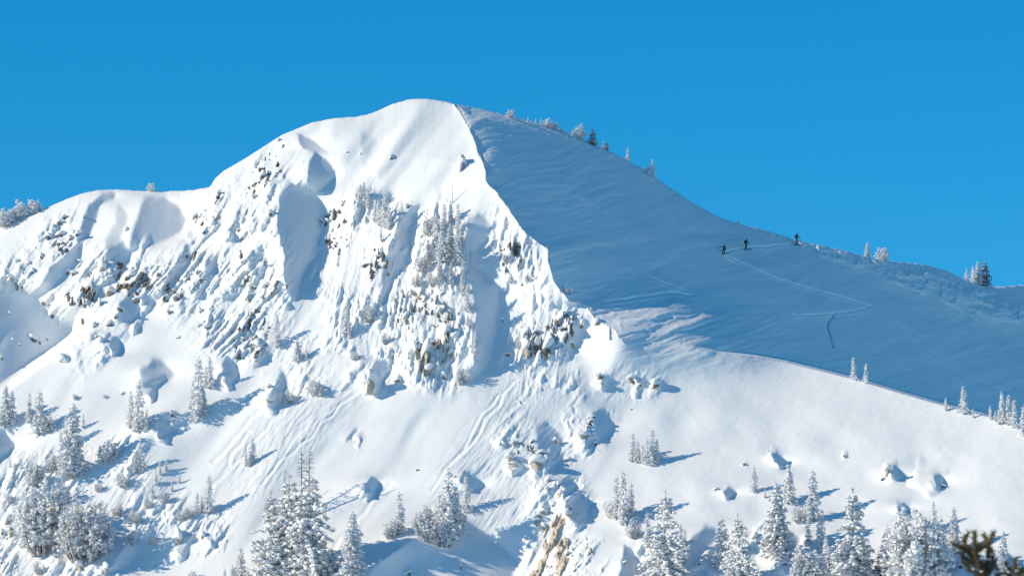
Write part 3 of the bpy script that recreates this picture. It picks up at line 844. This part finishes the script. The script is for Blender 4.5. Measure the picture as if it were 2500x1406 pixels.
def gen_spruce(h, w, seed, levels, cl, snow=1.0, droop=.35, gap=.0, shape=.8, lean=0.0, fine=ICO1):
    """cl = clump size in metres"""
    r = np.random.RandomState(seed)
    tr, fo, sn = Geo(), Geo(), Geo()
    bend = r.normal(0, .015 * h, 2); lob = r.uniform(0, 6)
    def axis(t): return np.array([bend[0] * t * t + lean * t * h, bend[1] * t * t, t * h])
    tube(tr, [axis(t) for t in (-.06, .0, .25, .5, .75, 1.0)], [.028 * h, .024 * h, .017 * h, .012 * h, .007 * h, .002 * h], 7)
    spikes(fo, axis(.97), np.array([0, 0, 1.]), .05 * h, 6, r)
    for i in range(levels):
        t = .03 + .95 * (i + r.uniform(-.3, .3)) / levels
        if t < .02 or r.rand() < gap: continue
        rr = w / 2 * (1 - t) ** shape * min(1, .72 + t * 2.2) + .012 * h
        nb = int(5 + 3 * (1 - t) + (3 if w / h > .38 else 0))
        a0 = r.uniform(0, 6.28)
        for k in range(nb):
            a = a0 + 6.283 * k / nb + r.uniform(-.35, .35)
            L = rr * r.uniform(.55, 1.25) * (1 + .28 * math.sin(a * 2 + lob) + .2 * math.sin(a * 3 + t * 9 + lob))
            d = np.array([math.cos(a), math.sin(a), 0])
            base = axis(t)
            nc = max(1, int(round(L / (cl * 1.05))))
            for c in range(nc):
                s_ = (c + .75) / nc
                p = base + d * L * s_ + np.array([0, 0, -droop * L * s_ * s_ + .12 * L * s_])
                p = p + r.normal(0, cl * .16, 3)
                sz = cl * r.uniform(.7, 1.2) * (1.05 - .3 * s_) * (1 if t < .8 else .75)
                out = d + np.array([0, 0, -.25])
                spikes(fo, p, out, sz * 1.25, 7, r)
                spikes(fo, p, out * .3 + np.array([0, 0, -.6]), sz * .9, 3, r)
                if r.rand() < snow:
                    blob(sn, p + np.array([0, 0, sz * .22]) - d * sz * .1, sz * .62, sz * .62, sz * .40, r, fine)
                    if r.rand() < .5: blob(sn, p + d * sz * .55 + r.normal(0, sz * .2, 3) + np.array([0, 0, sz * .05]), sz * .32, sz * .32, sz * .24, r)
            if r.rand() < .5:
                tube(tr, [base, base + d * L * .6 + np.array([0, 0, -.06 * L])], [.006 * h, .003 * h], 4)
    return tr, fo, sn

def gen_pine(h, w, seed, nst, cl, snow=.8, rime=True):
    """round headed high-mountain pine: a fan of rising limbs tipped with rimed tufts"""
    r = np.random.RandomState(seed)
    tr, fo, sn = Geo(), Geo(), Geo()
    for s_ in range(nst):
        a = r.uniform(0, 6.28); sp = r.uniform(.05, .95) ** .6
        tipz = h * (1 - .42 * sp * sp) * (r.uniform(.62, 1.0) if s_ else 1.0)
        tip = np.array([math.cos(a) * w / 2 * sp, math.sin(a) * w / 2 * sp, tipz])
        p0 = np.array([math.cos(a) * .26 * w * sp, math.sin(a) * .26 * w * sp, -.06 * h])
        def lp(t): return p0 * (1 - t) + tip * t + np.array([math.cos(a), math.sin(a), 0]) * w * .10 * math.sin(t * 3.1) * sp
        tube(tr, [lp(t) for t in (0, .25, .5, .75, 1)], [.022 * h, .016 * h, .012 * h, .007 * h, .003 * h], 5)
        nb = int(10 + 12 * h / 6)
        for k in range(nb):
            t = .14 + .86 * (k + r.rand()) / nb
            q = lp(t)
            b = r.normal(0, 1, 3); b[2] = abs(b[2]) * .5 + .1; b /= np.linalg.norm(b)
            L = w * .20 * (1.15 - t) * r.uniform(.5, 1.2) + cl * .4
            nc = max(1, int(L / (cl * .9)))
            tube(tr, [q, q + b * L], [.005 * h, .002 * h], 4)
            for c in range(nc):
                p = q + b * L * (c + 1) / nc + r.normal(0, cl * .15, 3)
                z = cl * r.uniform(.65, 1.15)
                spikes(fo, p, b + np.array([0, 0, .5]), z * 1.15, 9, r, .09)
                if r.rand() < snow: blob(sn, p + np.array([0, 0, z * .25]), z * .5, z * .5, z * .36, r)
    return tr, fo, sn

def gen_snag(h, seed, w=.35):
    r = np.random.RandomState(seed)
    tr, fo, sn = Geo(), Geo(), Geo()
    b = r.normal(0, .03 * h, 2)
    def ax(t): return np.array([b[0] * math.sin(t * 3), b[1] * math.sin(t * 2.5), t * h])
    tube(tr, [ax(t) for t in np.linspace(-.05, 1, 9)], [.014 * h * (1.08 - t) + .001 * h for t in np.linspace(0, 1, 9)], 6)
    for k in range(46):
        t = r.uniform(.12, .98); a = r.uniform(0, 6.28); L = w * h * (1.05 - t) ** .6 * r.uniform(.35, 1) * .55
        d = np.array([math.cos(a), math.sin(a), 0]); q = ax(t)
        P = [q, q + d * L * .4 + np.array([0, 0, .10 * L]), q + d * L * .75 + np.array([0, 0, .02 * L]), q + d * L + np.array([0, 0, -.25 * L])]
        tube(fo, P, [.0042 * h, .003 * h, .0022 * h, .001 * h], 4)
        for j in range(3):
            s_ = r.uniform(.3, .95); m = q + d * L * s_
            e = d * .6 + r.normal(0, .6, 3); e /= np.linalg.norm(e)
            tube(fo, [m, m + e * L * .25], [.0018 * h, .0008 * h], 3)
    return tr, fo, sn

PROTO = {}
def proto(kind, var):
    key = (kind, var)
    if key in PROTO: return PROTO[key]
    sd = 1000 + 37 * var + len(kind)
    fm, sm = M_FROST, M_TSNOW
    if kind in ('spire', 'bush', 'scrub', 'pine'): fm = M_RIME
    if kind == 'spire':   h, g_ = 5.5, gen_spruce(5.5, 1.35, sd, 21, .30, 1.0, .45, .05, .62)
    elif kind == 'cone':  h, g_ = 6.5, gen_spruce(6.5, 2.5, sd, 21, .37, .95, .35, .03, .85)
    elif kind == 'dark':  h, g_ = 5.0, gen_spruce(5.0, 2.3, sd, 16, .34, .42, .30, .03, .8); fm = M_DARK
    elif kind == 'big':   h, g_ = 14., gen_spruce(14., 6.6, sd, 27, .62, 1.0, .42, .10, .78, 0, ICO2)
    elif kind == 'heavy': fm = M_FROST2
    if kind == 'big': fm = M_FROST2
    if kind == 'heavy': h, g_ = 11., gen_spruce(11., 5.6, sd, 17, .66, 1.0, .75, .04, .75, 0, ICO2)
    if kind == 'bush':  h, g_ = 3.0, gen_pine(3.0, 2.7, sd, 10, .34, 1.0); fm = M_RIME
    elif kind == 'pine':  h, g_ = 10., gen_pine(10., 6.8, sd, 24, .62, 1.0)
    elif kind == 'rime':  h, g_ = 9.0, gen_pine(9.0, 7.2, sd, 24, .52, .35); fm = M_RIME
    elif kind == 'scrub': h, g_ = 3.5, gen_pine(3.5, 2.9, sd, 14, .28, .8); fm = M_RIME
    elif kind == 'snag':  h, g_ = 10., gen_snag(10., sd); fm = M_SNAG
    elif kind == 'stick': h, g_ = 5.0, gen_snag(5.0, sd, .12); fm = M_SNAG
    wood = kind in ('snag', 'stick')
    name = {'snag': 'dead_tree', 'stick': 'dead_tree', 'bush': 'pine_tree', 'pine': 'pine_tree', 'rime': 'pine_tree', 'scrub': 'pine_tree'}.get(kind, 'spruce_tree')
    parts = [('trunk', g_[0].mesh('trunk', M_SNAG if wood else M_BARK)), ('branches' if wood else 'foliage', g_[1].mesh('foliage', fm, False)), ('snow_clumps', g_[2].mesh('snow_clumps', sm) if g_[2].v else None)]
    parts = [p_ for p_ in parts if p_[1] is not None]
    PROTO[key] = (name, h, parts, [])
    return PROTO[key]
NVAR = {'spire': 4, 'cone': 4, 'big': 2, 'bush': 3, 'dark': 2, 'snag': 2, 'stick': 1, 'pine': 1, 'rime': 1, 'heavy': 1, 'scrub': 2}
NOUN = {'spire': 'narrow rimed spruce', 'cone': 'cone-shaped snowy spruce', 'dark': 'darker half-bare spruce', 'big': 'big snow-laden spruce', 'heavy': 'drooping snow-loaded spruce',
        'bush': 'squat rimed pine', 'pine': 'broad round rimed pine', 'rime': 'feathery white frosted pine', 'scrub': 'sprawling frosted scrub pine', 'snag': 'bare dead tree', 'stick': 'thin dead stem'}
TREES = [
 ('at the left end of the skyline', 'rimed pines on the far left skyline', [(12,556,50,'bush'),(48,532,48,'bush'),(80,518,40,'bush'),(28,545,34,'bush')]),
 ('on the low skyline saddle', 'saddle trees', [(350,466,28,'stick'),(369,467,24,'bush')]),
 ('on the skyline right of the summit', 'trees strung along the skyline right of the summit', [(1247,289,24,'bush'),(1289,298,14,'spire'),(1308,303,15,'spire'),(1320,306,17,'spire'),(1337,312,24,'bush'),(1352,317,24,'bush'),(1372,324,12,'bush'),(1397,330,14,'spire')]),
 ('in the dark-sided skyline clump', 'dark-sided skyline clump', [(1416,340,36,'bush'),(1447,356,44,'dark'),(1472,362,20,'spire'),(1481,365,24,'dark')]),
 ('on the steep skyline above the skiers', 'lone trees on the steep skyline', [(1533,390,36,'spire'),(1579,420,16,'bush'),(1593,436,50,'spire'),(1802,547,9,'bush')]),
 ('on the skyline past the skiers', 'two trees on the skyline past the skiers', [(2118,626,40,'cone'),(2155,635,36,'bush')]),
 ('at the far right end of the skyline', 'skyline trees at the right end', [(2360,684,32,'spire'),(2376,688,44,'spire'),(2388,692,58,'cone'),(2405,699,66,'dark')]),
 ('where the bench meets the shaded flank', 'trees on the rolling edge of the bench', [(2309,1003,34,'spire'),(2353,1012,72,'spire'),(2375,1020,24,'spire'),(2338,1008,18,'spire'),(2418,1024,37,'spire'),(2430,1028,28,'spire'),(2447,1034,82,'spire'),(2462,1036,74,'spire'),(2438,1036,40,'spire'),(2477,1044,72,'spire'),(2499,1064,76,'spire')]),
 ('on the bench edge against the blue shade', 'small white trees on the bench edge', [(2084,927,58,'spire'),(2114,936,50,'spire'),(2209,962,24,'stick')]),
 ('on the open bench', 'clump of slim spruces on the open bench', [(1543,1127,74,'spire'),(1557,1130,56,'spire'),(1569,1132,52,'spire'),(1580,1134,70,'spire'),(1592,1136,92,'spire'),(1604,1132,64,'spire')]),
 ('above the right side of the ochre cliff', 'spruces above the ochre cliff', [(1488,1262,48,'bush'),(1505,1268,108,'spire'),(1522,1280,132,'spire'),(1541,1262,86,'spire')]),
 ('beside the tallest lower-centre-right spruce', 'spruces right of the ochre cliff', [(1547,1312,52,'scrub'),(1580,1335,88,'spire'),(1622,1430,235,'big'),(1662,1335,58,'spire'),(1672,1350,60,'spire')]),
 ('in the row left of the drooping spruce', 'spruces left of the drooping spruce', [(1765,1385,128,'cone'),(1806,1440,188,'big'),(1841,1202,66,'spire'),(1868,1215,24,'spire')]),
 ('beside the snow mound in the lower right', 'spruces by the snow mound', [(1897,1352,176,'heavy'),(1926,1228,98,'cone'),(1985,1272,130,'spire'),(1973,1330,72,'spire'),(2006,1345,110,'spire'),(1948,1275,50,'scrub')]),
 ('along the bottom edge under the bench', 'spruces along the bottom right', [(1965,1430,110,'pine'),(2020,1440,130,'cone'),(2083,1450,262,'big'),(2167,1420,140,'spire'),(2152,1425,90,'dark'),(2238,1440,222,'pine'),(2331,1350,114,'cone'),(2450,1402,108,'cone'),(2280,1290,70,'spire'),(2120,1430,90,'cone')]),
 ('by the left edge below the shaded gully', 'tall rimed trees by the left edge', [(12,1040,102,'cone'),(30,1036,84,'spire'),(70,1032,76,'spire'),(95,1062,112,'spire'),(116,1054,50,'scrub'),(182,976,16,'bush')]),
 ('left of the lower-left snowy hollow', 'lone tall spruce and its neighbours', [(176,1168,186,'cone'),(162,1090,84,'spire'),(203,1045,38,'spire'),(148,1080,36,'spire')]),
 ('on the knolls in the lower left', 'thin trees on the lower left knolls', [(318,1046,98,'spire'),(336,1052,128,'spire'),(357,1052,56,'spire'),(266,1130,60,'bush'),(343,1152,78,'spire'),(329,1156,54,'spire'),(390,1160,40,'spire'),(300,1190,44,'scrub'),(253,972,12,'bush')]),
 ('in the crowded lower-left corner', 'low frosted shrubs in the lower left corner', [(25,1228,30,'scrub'),(130,1150,44,'scrub'),(285,1262,40,'scrub'),(330,1275,36,'scrub'),(362,1240,30,'scrub'),(240,1200,28,'scrub'),(400,1225,34,'scrub'),(318,1330,34,'scrub'),(372,1330,26,'scrub'),(95,1400,34,'scrub'),(380,1185,40,'spire'),(405,1150,34,'spire'),(420,1200,30,'spire'),(372,1215,36,'spire'),(438,1180,26,'spire')]),
 ('on the left edge ledge', 'little trees on the left edge ledge', [(25,1142,22,'spire'),(36,1142,15,'spire'),(52,1145,24,'spire'),(85,1185,66,'pine')]),
 ('filling the bottom left corner', 'big rimed pines in the bottom left corner', [(108,1345,190,'pine'),(207,1365,170,'rime'),(62,1300,90,'scrub'),(150,1230,60,'scrub')]),
 ('above the long blue tree shadows', 'tall double spruce on the left slope', [(484,1026,160,'spire'),(470,1012,86,'spire'),(512,950,84,'spire'),(502,946,56,'spire'),(497,1012,60,'cone')]),
 ('on the rounded snow knob', 'small trees on the rounded snow knob', [(508,1254,98,'spire'),(480,1252,52,'spire'),(492,1250,42,'spire'),(460,1265,34,'scrub'),(440,1270,28,'scrub')]),
 ('in mid slope below the crags', 'small trees in mid slope', [(726,884,62,'cone'),(748,878,34,'spire'),(765,966,44,'bush'),(784,968,24,'bush'),(709,984,38,'scrub'),(676,848,82,'spire')]),
 ('at the left foot of the central buttress', 'faint rimed trees left of the buttress', [(845,818,84,'spire'),(853,826,40,'spire'),(905,786,52,'scrub'),(866,880,26,'scrub'),(942,840,30,'scrub')]),
 ('alone on the big open slope', 'pair of spruces on the big open slope', [(616,1130,64,'spire'),(600,1138,48,'spire'),(609,1139,36,'spire')]),
 ('in the great cluster at the bottom', 'great spruce cluster at the bottom', [(657,1450,255,'big'),(748,1460,320,'big'),(703,1445,290,'big'),(735,1262,175,'snag'),(757,1265,178,'snag'),(694,1250,110,'snag')]),
 ('low beside the great cluster', 'smaller spruces beside the great cluster', [(860,1418,172,'cone'),(586,1425,90,'cone'),(566,1430,54,'cone'),(548,1432,44,'cone'),(604,1440,52,'cone'),(812,1396,30,'scrub'),(470,1415,24,'bush')]),
 ('on the slope left of the blue hollow', 'trees left of the blue hollow', [(975,1302,104,'spire'),(961,1305,56,'scrub'),(950,1314,34,'scrub')]),
 ('on the brow over the blue hollow', 'tangled trees over the blue hollow', [(1072,1322,124,'spire'),(1094,1328,190,'spire'),(1112,1318,140,'spire'),(1052,1320,92,'scrub'),(1030,1304,66,'scrub'),(1138,1250,92,'spire'),(1082,1332,80,'scrub'),(1122,1300,60,'scrub')]),
 ('on the upper central buttress', 'slim trees high on the central buttress', [(888,502,62,'spire'),(879,497,50,'spire'),(898,507,54,'spire'),(939,556,90,'spire'),(925,552,68,'spire'),(914,542,58,'spire'),(950,562,60,'spire'),(930,590,40,'spire')]),
 ('in the dense stand on the buttress', 'dense rimed stand on the central buttress', [(1100,545,60,'spire'),(1084,565,72,'spire'),(1118,565,72,'spire'),(1064,602,84,'spire'),(1080,642,96,'cone'),(1100,625,84,'cone'),(1116,645,84,'cone'),(1127,602,60,'spire'),(1045,642,62,'cone'),(1030,662,50,'scrub'),(1074,684,60,'cone'),(1100,690,52,'cone'),(1130,688,58,'spire'),(1048,575,58,'scrub'),(1018,700,34,'scrub'),(1058,700,40,'scrub'),(1105,496,56,'stick')]),
 ('on the right rim of the buttress', 'trees down the right rim of the buttress', [(1141,762,70,'spire'),(1129,722,58,'spire'),(1160,868,66,'spire'),(1134,932,42,'bush'),(1123,938,30,'bush'),(1148,800,30,'scrub')]),
 ('near the knife-edge crest', 'little trees near the knife-edge crest', [(1387,718,24,'scrub'),(1292,690,30,'scrub'),(1236,640,26,'scrub'),(1250,692,22,'scrub'),(1275,852,40,'scrub')]),
]
tr_r = random.Random(77)
TSIZE = {}
count = 0
for where, group, items in TREES:
    items = sorted(items)
    bykind = {}
    for it in items: bykind.setdefault(it[3], []).append(it)
    for kind, sub in bykind.items():
        hs_ = [q[2] for q in sub]
        for i, (u, v, hp, kd) in enumerate(sub):
            name, ph, parts, made = proto(kind, tr_r.randrange(NVAR[kind]))
            jj = int(np.clip((u - U0) / STEP, 0, NU - 1))
            vb = max(v, vsky[jj] + 2.0)
            if v > vsky[jj] + 40:
                # low shrubs and pillows must not swallow the foot: stand on the nearest snow
                Y = min(depth_at(u, vb), depth_at(u, vb - 4))
            else: Y = depth_at(u, vb)
            s_ = hp / FPX * Y / ph
            e = empty(name, pt(u, vb, Y), tr_r.uniform(0, 6.28), s_)
            e.scale = (s_ * tr_r.uniform(.92, 1.1), s_ * tr_r.uniform(.92, 1.1), s_)
            for pn, me in parts:
                if not made or True:
                    o = bpy.data.objects.new(pn, me); col.objects.link(o); o.parent = e
            made.append(e)
            noun = NOUN[kind]
            if len(sub) > 2 and hp == max(hs_) and hs_.count(hp) == 1: ph_ = 'tallest ' + noun
            elif len(sub) > 2 and hp == min(hs_) and hs_.count(hp) == 1: ph_ = 'shortest ' + noun
            else: ph_ = order_phrase(i, len(sub), noun, '')
            tag(e, ph_ + ' ' + where, 'dead tree' if 'dead' in noun else ('pine' if 'pine' in noun else 'spruce'), group)
            count += 1
print('trees', count, round(time.time() - T0, 1))

# ------------------------------------------------------------------ the three ski tourers
M_JKT = flat_mat('black_jacket', (.020, .022, .028))
M_PACK = flat_mat('dark_pack', (.03, .035, .06))
M_HELM = flat_mat('helmet_shell', (.03, .03, .035), .35)
M_SKI = flat_mat('ski_topsheet', (.05, .035, .05), .4)
M_POLE = flat_mat('pole_shaft', (.12, .12, .13), .3)
M_VISOR = flat_mat('goggle_lens', (.09, .05, .03), .15)
def figure(u, v, hp, J, E, label, group, pack, turn=0, skis=(), poles=()):
    """J: joint -> (x, y, z, radius) in metres, feet at z = 0"""
    Y = depth_at(u, v) - .15
    s_ = hp / FPX * Y / 1.78
    e = empty('person', pt(u, v, Y), turn, s_)
    tag(e, label, 'person', group)
    names = list(J)
    me = bpy.data.meshes.new('body')
    me.from_pydata([J[n][:3] for n in names], [(names.index(a), names.index(b)) for a, b in E], [])
    o = bpy.data.objects.new('body', me); col.objects.link(o); o.parent = e
    me.materials.append(M_JKT)
    sk_ = o.modifiers.new('skin', 'SKIN')
    for i, n in enumerate(names):
        me.skin_vertices[0].data[i].radius = (J[n][3], J[n][3])
        me.skin_vertices[0].data[i].use_root = (n == 'pelvis')
    sk_.use_smooth_shade = True
    sb = o.modifiers.new('smooth', 'SUBSURF'); sb.levels = 1; sb.render_levels = 1
    hd = Vector(J['head'][:3])
    hv, hf = ICO3
    hm = mesh_np('helmet', hv * np.array([.125, .145, .125]) + np.array([hd.x, hd.y, hd.z + .03]), hf[[k for k in range(len(hf)) if hv[hf[k]].mean(0)[2] > -.25]])
    link('helmet', hm, M_HELM, e)
    gg = Geo(); blob(gg, np.array([hd.x + .105, hd.y - .02, hd.z + .0]), .035, .09, .045, np.random.RandomState(2), ICO2, 0)
    link('goggles', gg.mesh('goggles', M_VISOR), None, e)
    if pack:
        bm = bmesh.new(); bmesh.ops.create_cube(bm, size=1)
        bmesh.ops.scale(bm, vec=(.24, .32, .52), verts=bm.verts)
        bmesh.ops.bevel(bm, geom=bm.edges[:], offset=.07, segments=3, affect='EDGES')
        mp = bpy.data.meshes.new('backpack'); bm.to_mesh(mp); bm.free()
        for p in mp.polygons: p.use_smooth = True
        b = link('backpack', mp, M_PACK, e); b.location = pack[:3]; b.rotation_euler = (0, pack[3], 0)
    mw = e.matrix_basis
    for nm, P, Rr_ in skis:
        g = Geo(); tube(g, P, Rr_, 6)
        for a in range(len(g.v)): g.v[a] = g.v[a]
        me2 = g.mesh('ski', M_SKI)
        k = bpy.data.objects.new('ski', me2); col.objects.link(k)
        k.location = e.location; k.rotation_euler = e.rotation_euler; k.scale = e.scale
        tag(k, nm, 'ski', 'skis of the three tourers')
    for nm, A, B in poles:
        g = Geo(); tube(g, [A, B], [.02, .014], 6); tube(g, [A, (A[0], A[1], A[2] + .12)], [.026, .026], 6)
        bb = np.array(B); aa = np.array(A); q = bb + (aa - bb) * .06
        blob(g, q, .06, .06, .012, np.random.RandomState(1), ICO2, 0)
        k = bpy.data.objects.new('ski_pole', g.mesh('ski_pole', M_POLE)); col.objects.link(k)
        k.location = e.location; k.rotation_euler = e.rotation_euler; k.scale = e.scale
        tag(k, nm, 'ski pole', 'poles of the three tourers')
    return e
EDG = [('pelvis','waist'),('waist','chest'),('chest','neck'),('neck','head'),('head','crown'),
       ('chest','shl'),('shl','ell'),('ell','wrl'),('wrl','hal'),('chest','shr'),('shr','elr'),('elr','wrr'),('wrr','har'),
       ('pelvis','hil'),('hil','knl'),('knl','anl'),('anl','tol'),('pelvis','hir'),('hir','knr'),('knr','anr'),('anr','tor')]
def pose(dx=0, **kw):
    J = dict(pelvis=(0,0,.95,.16), waist=(.02,0,1.12,.15), chest=(.06,0,1.36,.18), neck=(.09,0,1.54,.065), head=(.12,0,1.66,.10), crown=(.12,0,1.74,.08),
             shl=(.07,-.19,1.43,.09), ell=(.20,-.27,1.18,.062), wrl=(.36,-.25,1.02,.05), hal=(.43,-.25,.99,.055),
             shr=(.05,.19,1.43,.09), elr=(.10,.29,1.16,.062), wrr=(.26,.30,.98,.05), har=(.33,.30,.95,.055),
             hil=(0,-.10,.88,.12), knl=(.10,-.11,.50,.085), anl=(-.02,-.11,.10,.07), tol=(.18,-.11,.05,.055),
             hir=(0,.10,.88,.12), knr=(.02,.11,.50,.085), anr=(-.16,.11,.10,.07), tor=(.04,.11,.05,.055))
    J.update(kw); return J
def ski(cx, cy, z, ang, L=1.75):
    c, s_ = math.cos(ang), math.sin(ang)
    P = [(cx + t * c * L, cy, z + t * s_ * L + (.10 if abs(t) > .49 else 0)) for t in (-.5, -.44, -.2, .2, .44, .5)]
    return P, [.03, .05, .05, .05, .05, .03]
s3 = [('far ski of the topmost tourer', *ski(.05, .14, .02, R(4))), ('near ski of the topmost tourer', *ski(.15, -.12, .02, R(4)))]
for e3 in (3,):
    figure(1945, 598, 29, pose(pelvis=(0,0,.95,.15), ell=(.26,-.25,1.16,.06), wrl=(.44,-.24,.96,.05), hal=(.50,-.24,.90,.055)), EDG,
           'person in black clothes standing highest on the skyline track with one arm out', 'ski tourers climbing the shaded flank', (-.17, 0, 1.34, .1), R(20), s3,
           [('pole planted beside the topmost tourer', (.50,-.24,.92), (.66,-.26,.02))])
figure(1821, 610, 28, pose(waist=(.04,0,1.12,.15), chest=(.10,0,1.35,.18), neck=(.16,0,1.52,.065), head=(.20,0,1.63,.10), crown=(.21,0,1.71,.08), shl=(.13,-.19,1.41,.09), shr=(.10,.19,1.41,.09),
       ell=(.30,-.25,1.16,.06), wrl=(.47,-.24,1.00,.05), hal=(.54,-.24,.97,.055)), EDG,
       'person in dark clothes with a bulky backpack in the middle of the track', 'ski tourers climbing the shaded flank', (-.17, 0, 1.30, .22), R(15),
       [('far ski of the middle tourer', *ski(.02, .14, .02, R(5))), ('near ski of the middle tourer', *ski(.12, -.12, .02, R(5)))],
       [('pole held ahead of the middle tourer', (.54,-.24,.98), (.74,-.26,.05))])
figure(1767, 621, 26, pose(pelvis=(.0,0,.74,.16), waist=(.05,0,.92,.15), chest=(.10,0,1.18,.18), neck=(.10,0,1.37,.065), head=(.09,0,1.49,.10), crown=(.08,0,1.57,.08),
       shl=(-.06,-.12,1.26,.09), ell=(-.38,-.16,1.27,.062), wrl=(-.64,-.16,1.30,.05), hal=(-.72,-.16,1.31,.055),
       shr=(.26,.10,1.22,.09), elr=(.34,.12,.96,.062), wrr=(.36,.0,.78,.05), har=(.38,-.04,.73,.055),
       hil=(-.10,-.04,.70,.12), knl=(-.24,-.12,.40,.085), anl=(-.12,-.10,.10,.07), tol=(-.02,-.16,.05,.055),
       hir=(.10,.04,.70,.12), knr=(.16,-.06,.38,.085), anr=(.08,.06,.10,.07), tor=(.18,.02,.05,.055)), EDG,
       'person crouching at the bend of the track with one arm stretched out sideways', 'ski tourers climbing the shaded flank', (.22, .16, 1.16, -.1), 0,
       [('long near ski under the crouching tourer', *ski(.02, -.16, .03, R(9))), ('far ski under the crouching tourer', *ski(.0, .10, .06, R(9)))],
       [('pole trailing from the crouching tourer\'s outstretched hand', (-.72,-.16,1.31), (-1.15,-.3,.25))])

# ------------------------------------------------------------------ close conifer tip in the corner, out of focus
M_NTIP = needle_material('olive_needles', (.035, .04, .012), (.20, .15, .05))
M_TWIG = needle_material('brown_twig', (.07, .04, .02), (.20, .12, .06))
YF = 22.0
fr = np.random.RandomState(9)
TW = [[(2425,1470),(2405,1420),(2390,1385),(2380,1345),(2379,1299)],
      [(2390,1385),(2366,1348),(2353,1320),(2362,1302)], [(2366,1348),(2345,1334),(2329,1326)],
      [(2405,1410),(2412,1362),(2413,1322),(2401,1302)], [(2413,1326),(2419,1314),(2427,1298)],
      [(2395,1385),(2362,1368),(2345,1352)], [(2415,1400),(2425,1370),(2421,1342)], [(2400,1410),(2372,1392),(2352,1372)],
      [(2412,1400),(2388,1362),(2366,1338)], [(2420,1430),(2404,1400),(2398,1372)], [(2430,1420),(2440,1398),(2432,1384)],
      [(2385,1352),(2395,1335),(2405,1332)], [(2372,1350),(2384,1338),(2392,1330)],
      [(2530,1460),(2500,1420),(2480,1396),(2479,1366)], [(2480,1396),(2466,1388),(2456,1374)], [(2500,1420),(2496,1400),(2499,1384)], [(2510,1440),(2474,1410),(2456,1398)],
      [(2480,1400),(2488,1390),(2494,1392)]]
def w22(p, yy): return np.array(pt(p[0], p[1], yy))
pxm = YF / FPX
e = empty('fir_tree', (pt(2440, 1500, YF)[0], YF, -1.9))
tag(e, 'out-of-focus olive-brown conifer tip close to the viewer in the bottom corner', 'conifer')
off = np.array(e.location[:])
gt, gn, gs = Geo(), Geo(), Geo()
tube(gt, [np.array([off[0] + .25, YF + .02, -2.0]) - off, np.array([off[0] + .2, YF + .02, 0.0]) - off, np.array([off[0] + .1, YF, 1.2]) - off, w22((2425, 1470), YF) - off], [.06, .045, .028, .009], 8)
tube(gt, [np.array([off[0] + .14, YF, .9]) - off, w22((2530, 1460), YF) - off], [.02, .008], 6)
for tw in TW:
    dy = fr.uniform(-.08, .08)
    P = [w22(p, YF + dy * k / len(tw)) - off for k, p in enumerate(tw)]
    tube(gt, P, [.008] * (len(P) - 1) + [.005], 5)
    for a, b in zip(P[:-1], P[1:]):
        L = np.linalg.norm(b - a); d = (b - a) / L
        for t in np.arange(0, L, .0042):
            spikes(gn, a + d * t, d * .7, .027, 10, fr, .06)
        if fr.rand() < .6:
            q = a + (b - a) * fr.rand(); blob(gs, q + np.array([0, -.006, .010]), .010, .010, .006, fr)
for k in range(14):      # boughs below the frame, so that the little tree is whole
    z = .2 + .12 * k; a = k * 2.4
    c = np.array([off[0] + .17, YF, z]) - off; d = np.array([math.cos(a), math.sin(a), .15]); L = .75 - .3 * z
    tube(gt, [c, c + d * L], [.012, .004], 5)
    for t in np.arange(.1, L, .02): spikes(gn, c + d * t, d + np.array([0, 0, .1]), .05, 9, fr, .06)
link('trunk', gt.mesh('trunk', M_TWIG), None, e); link('foliage', gn.mesh('foliage', M_NTIP, False), None, e); link('snow_clumps', gs.mesh('snow_clumps', M_TSNOW), None, e)
print('done', round(time.time() - T0, 1))
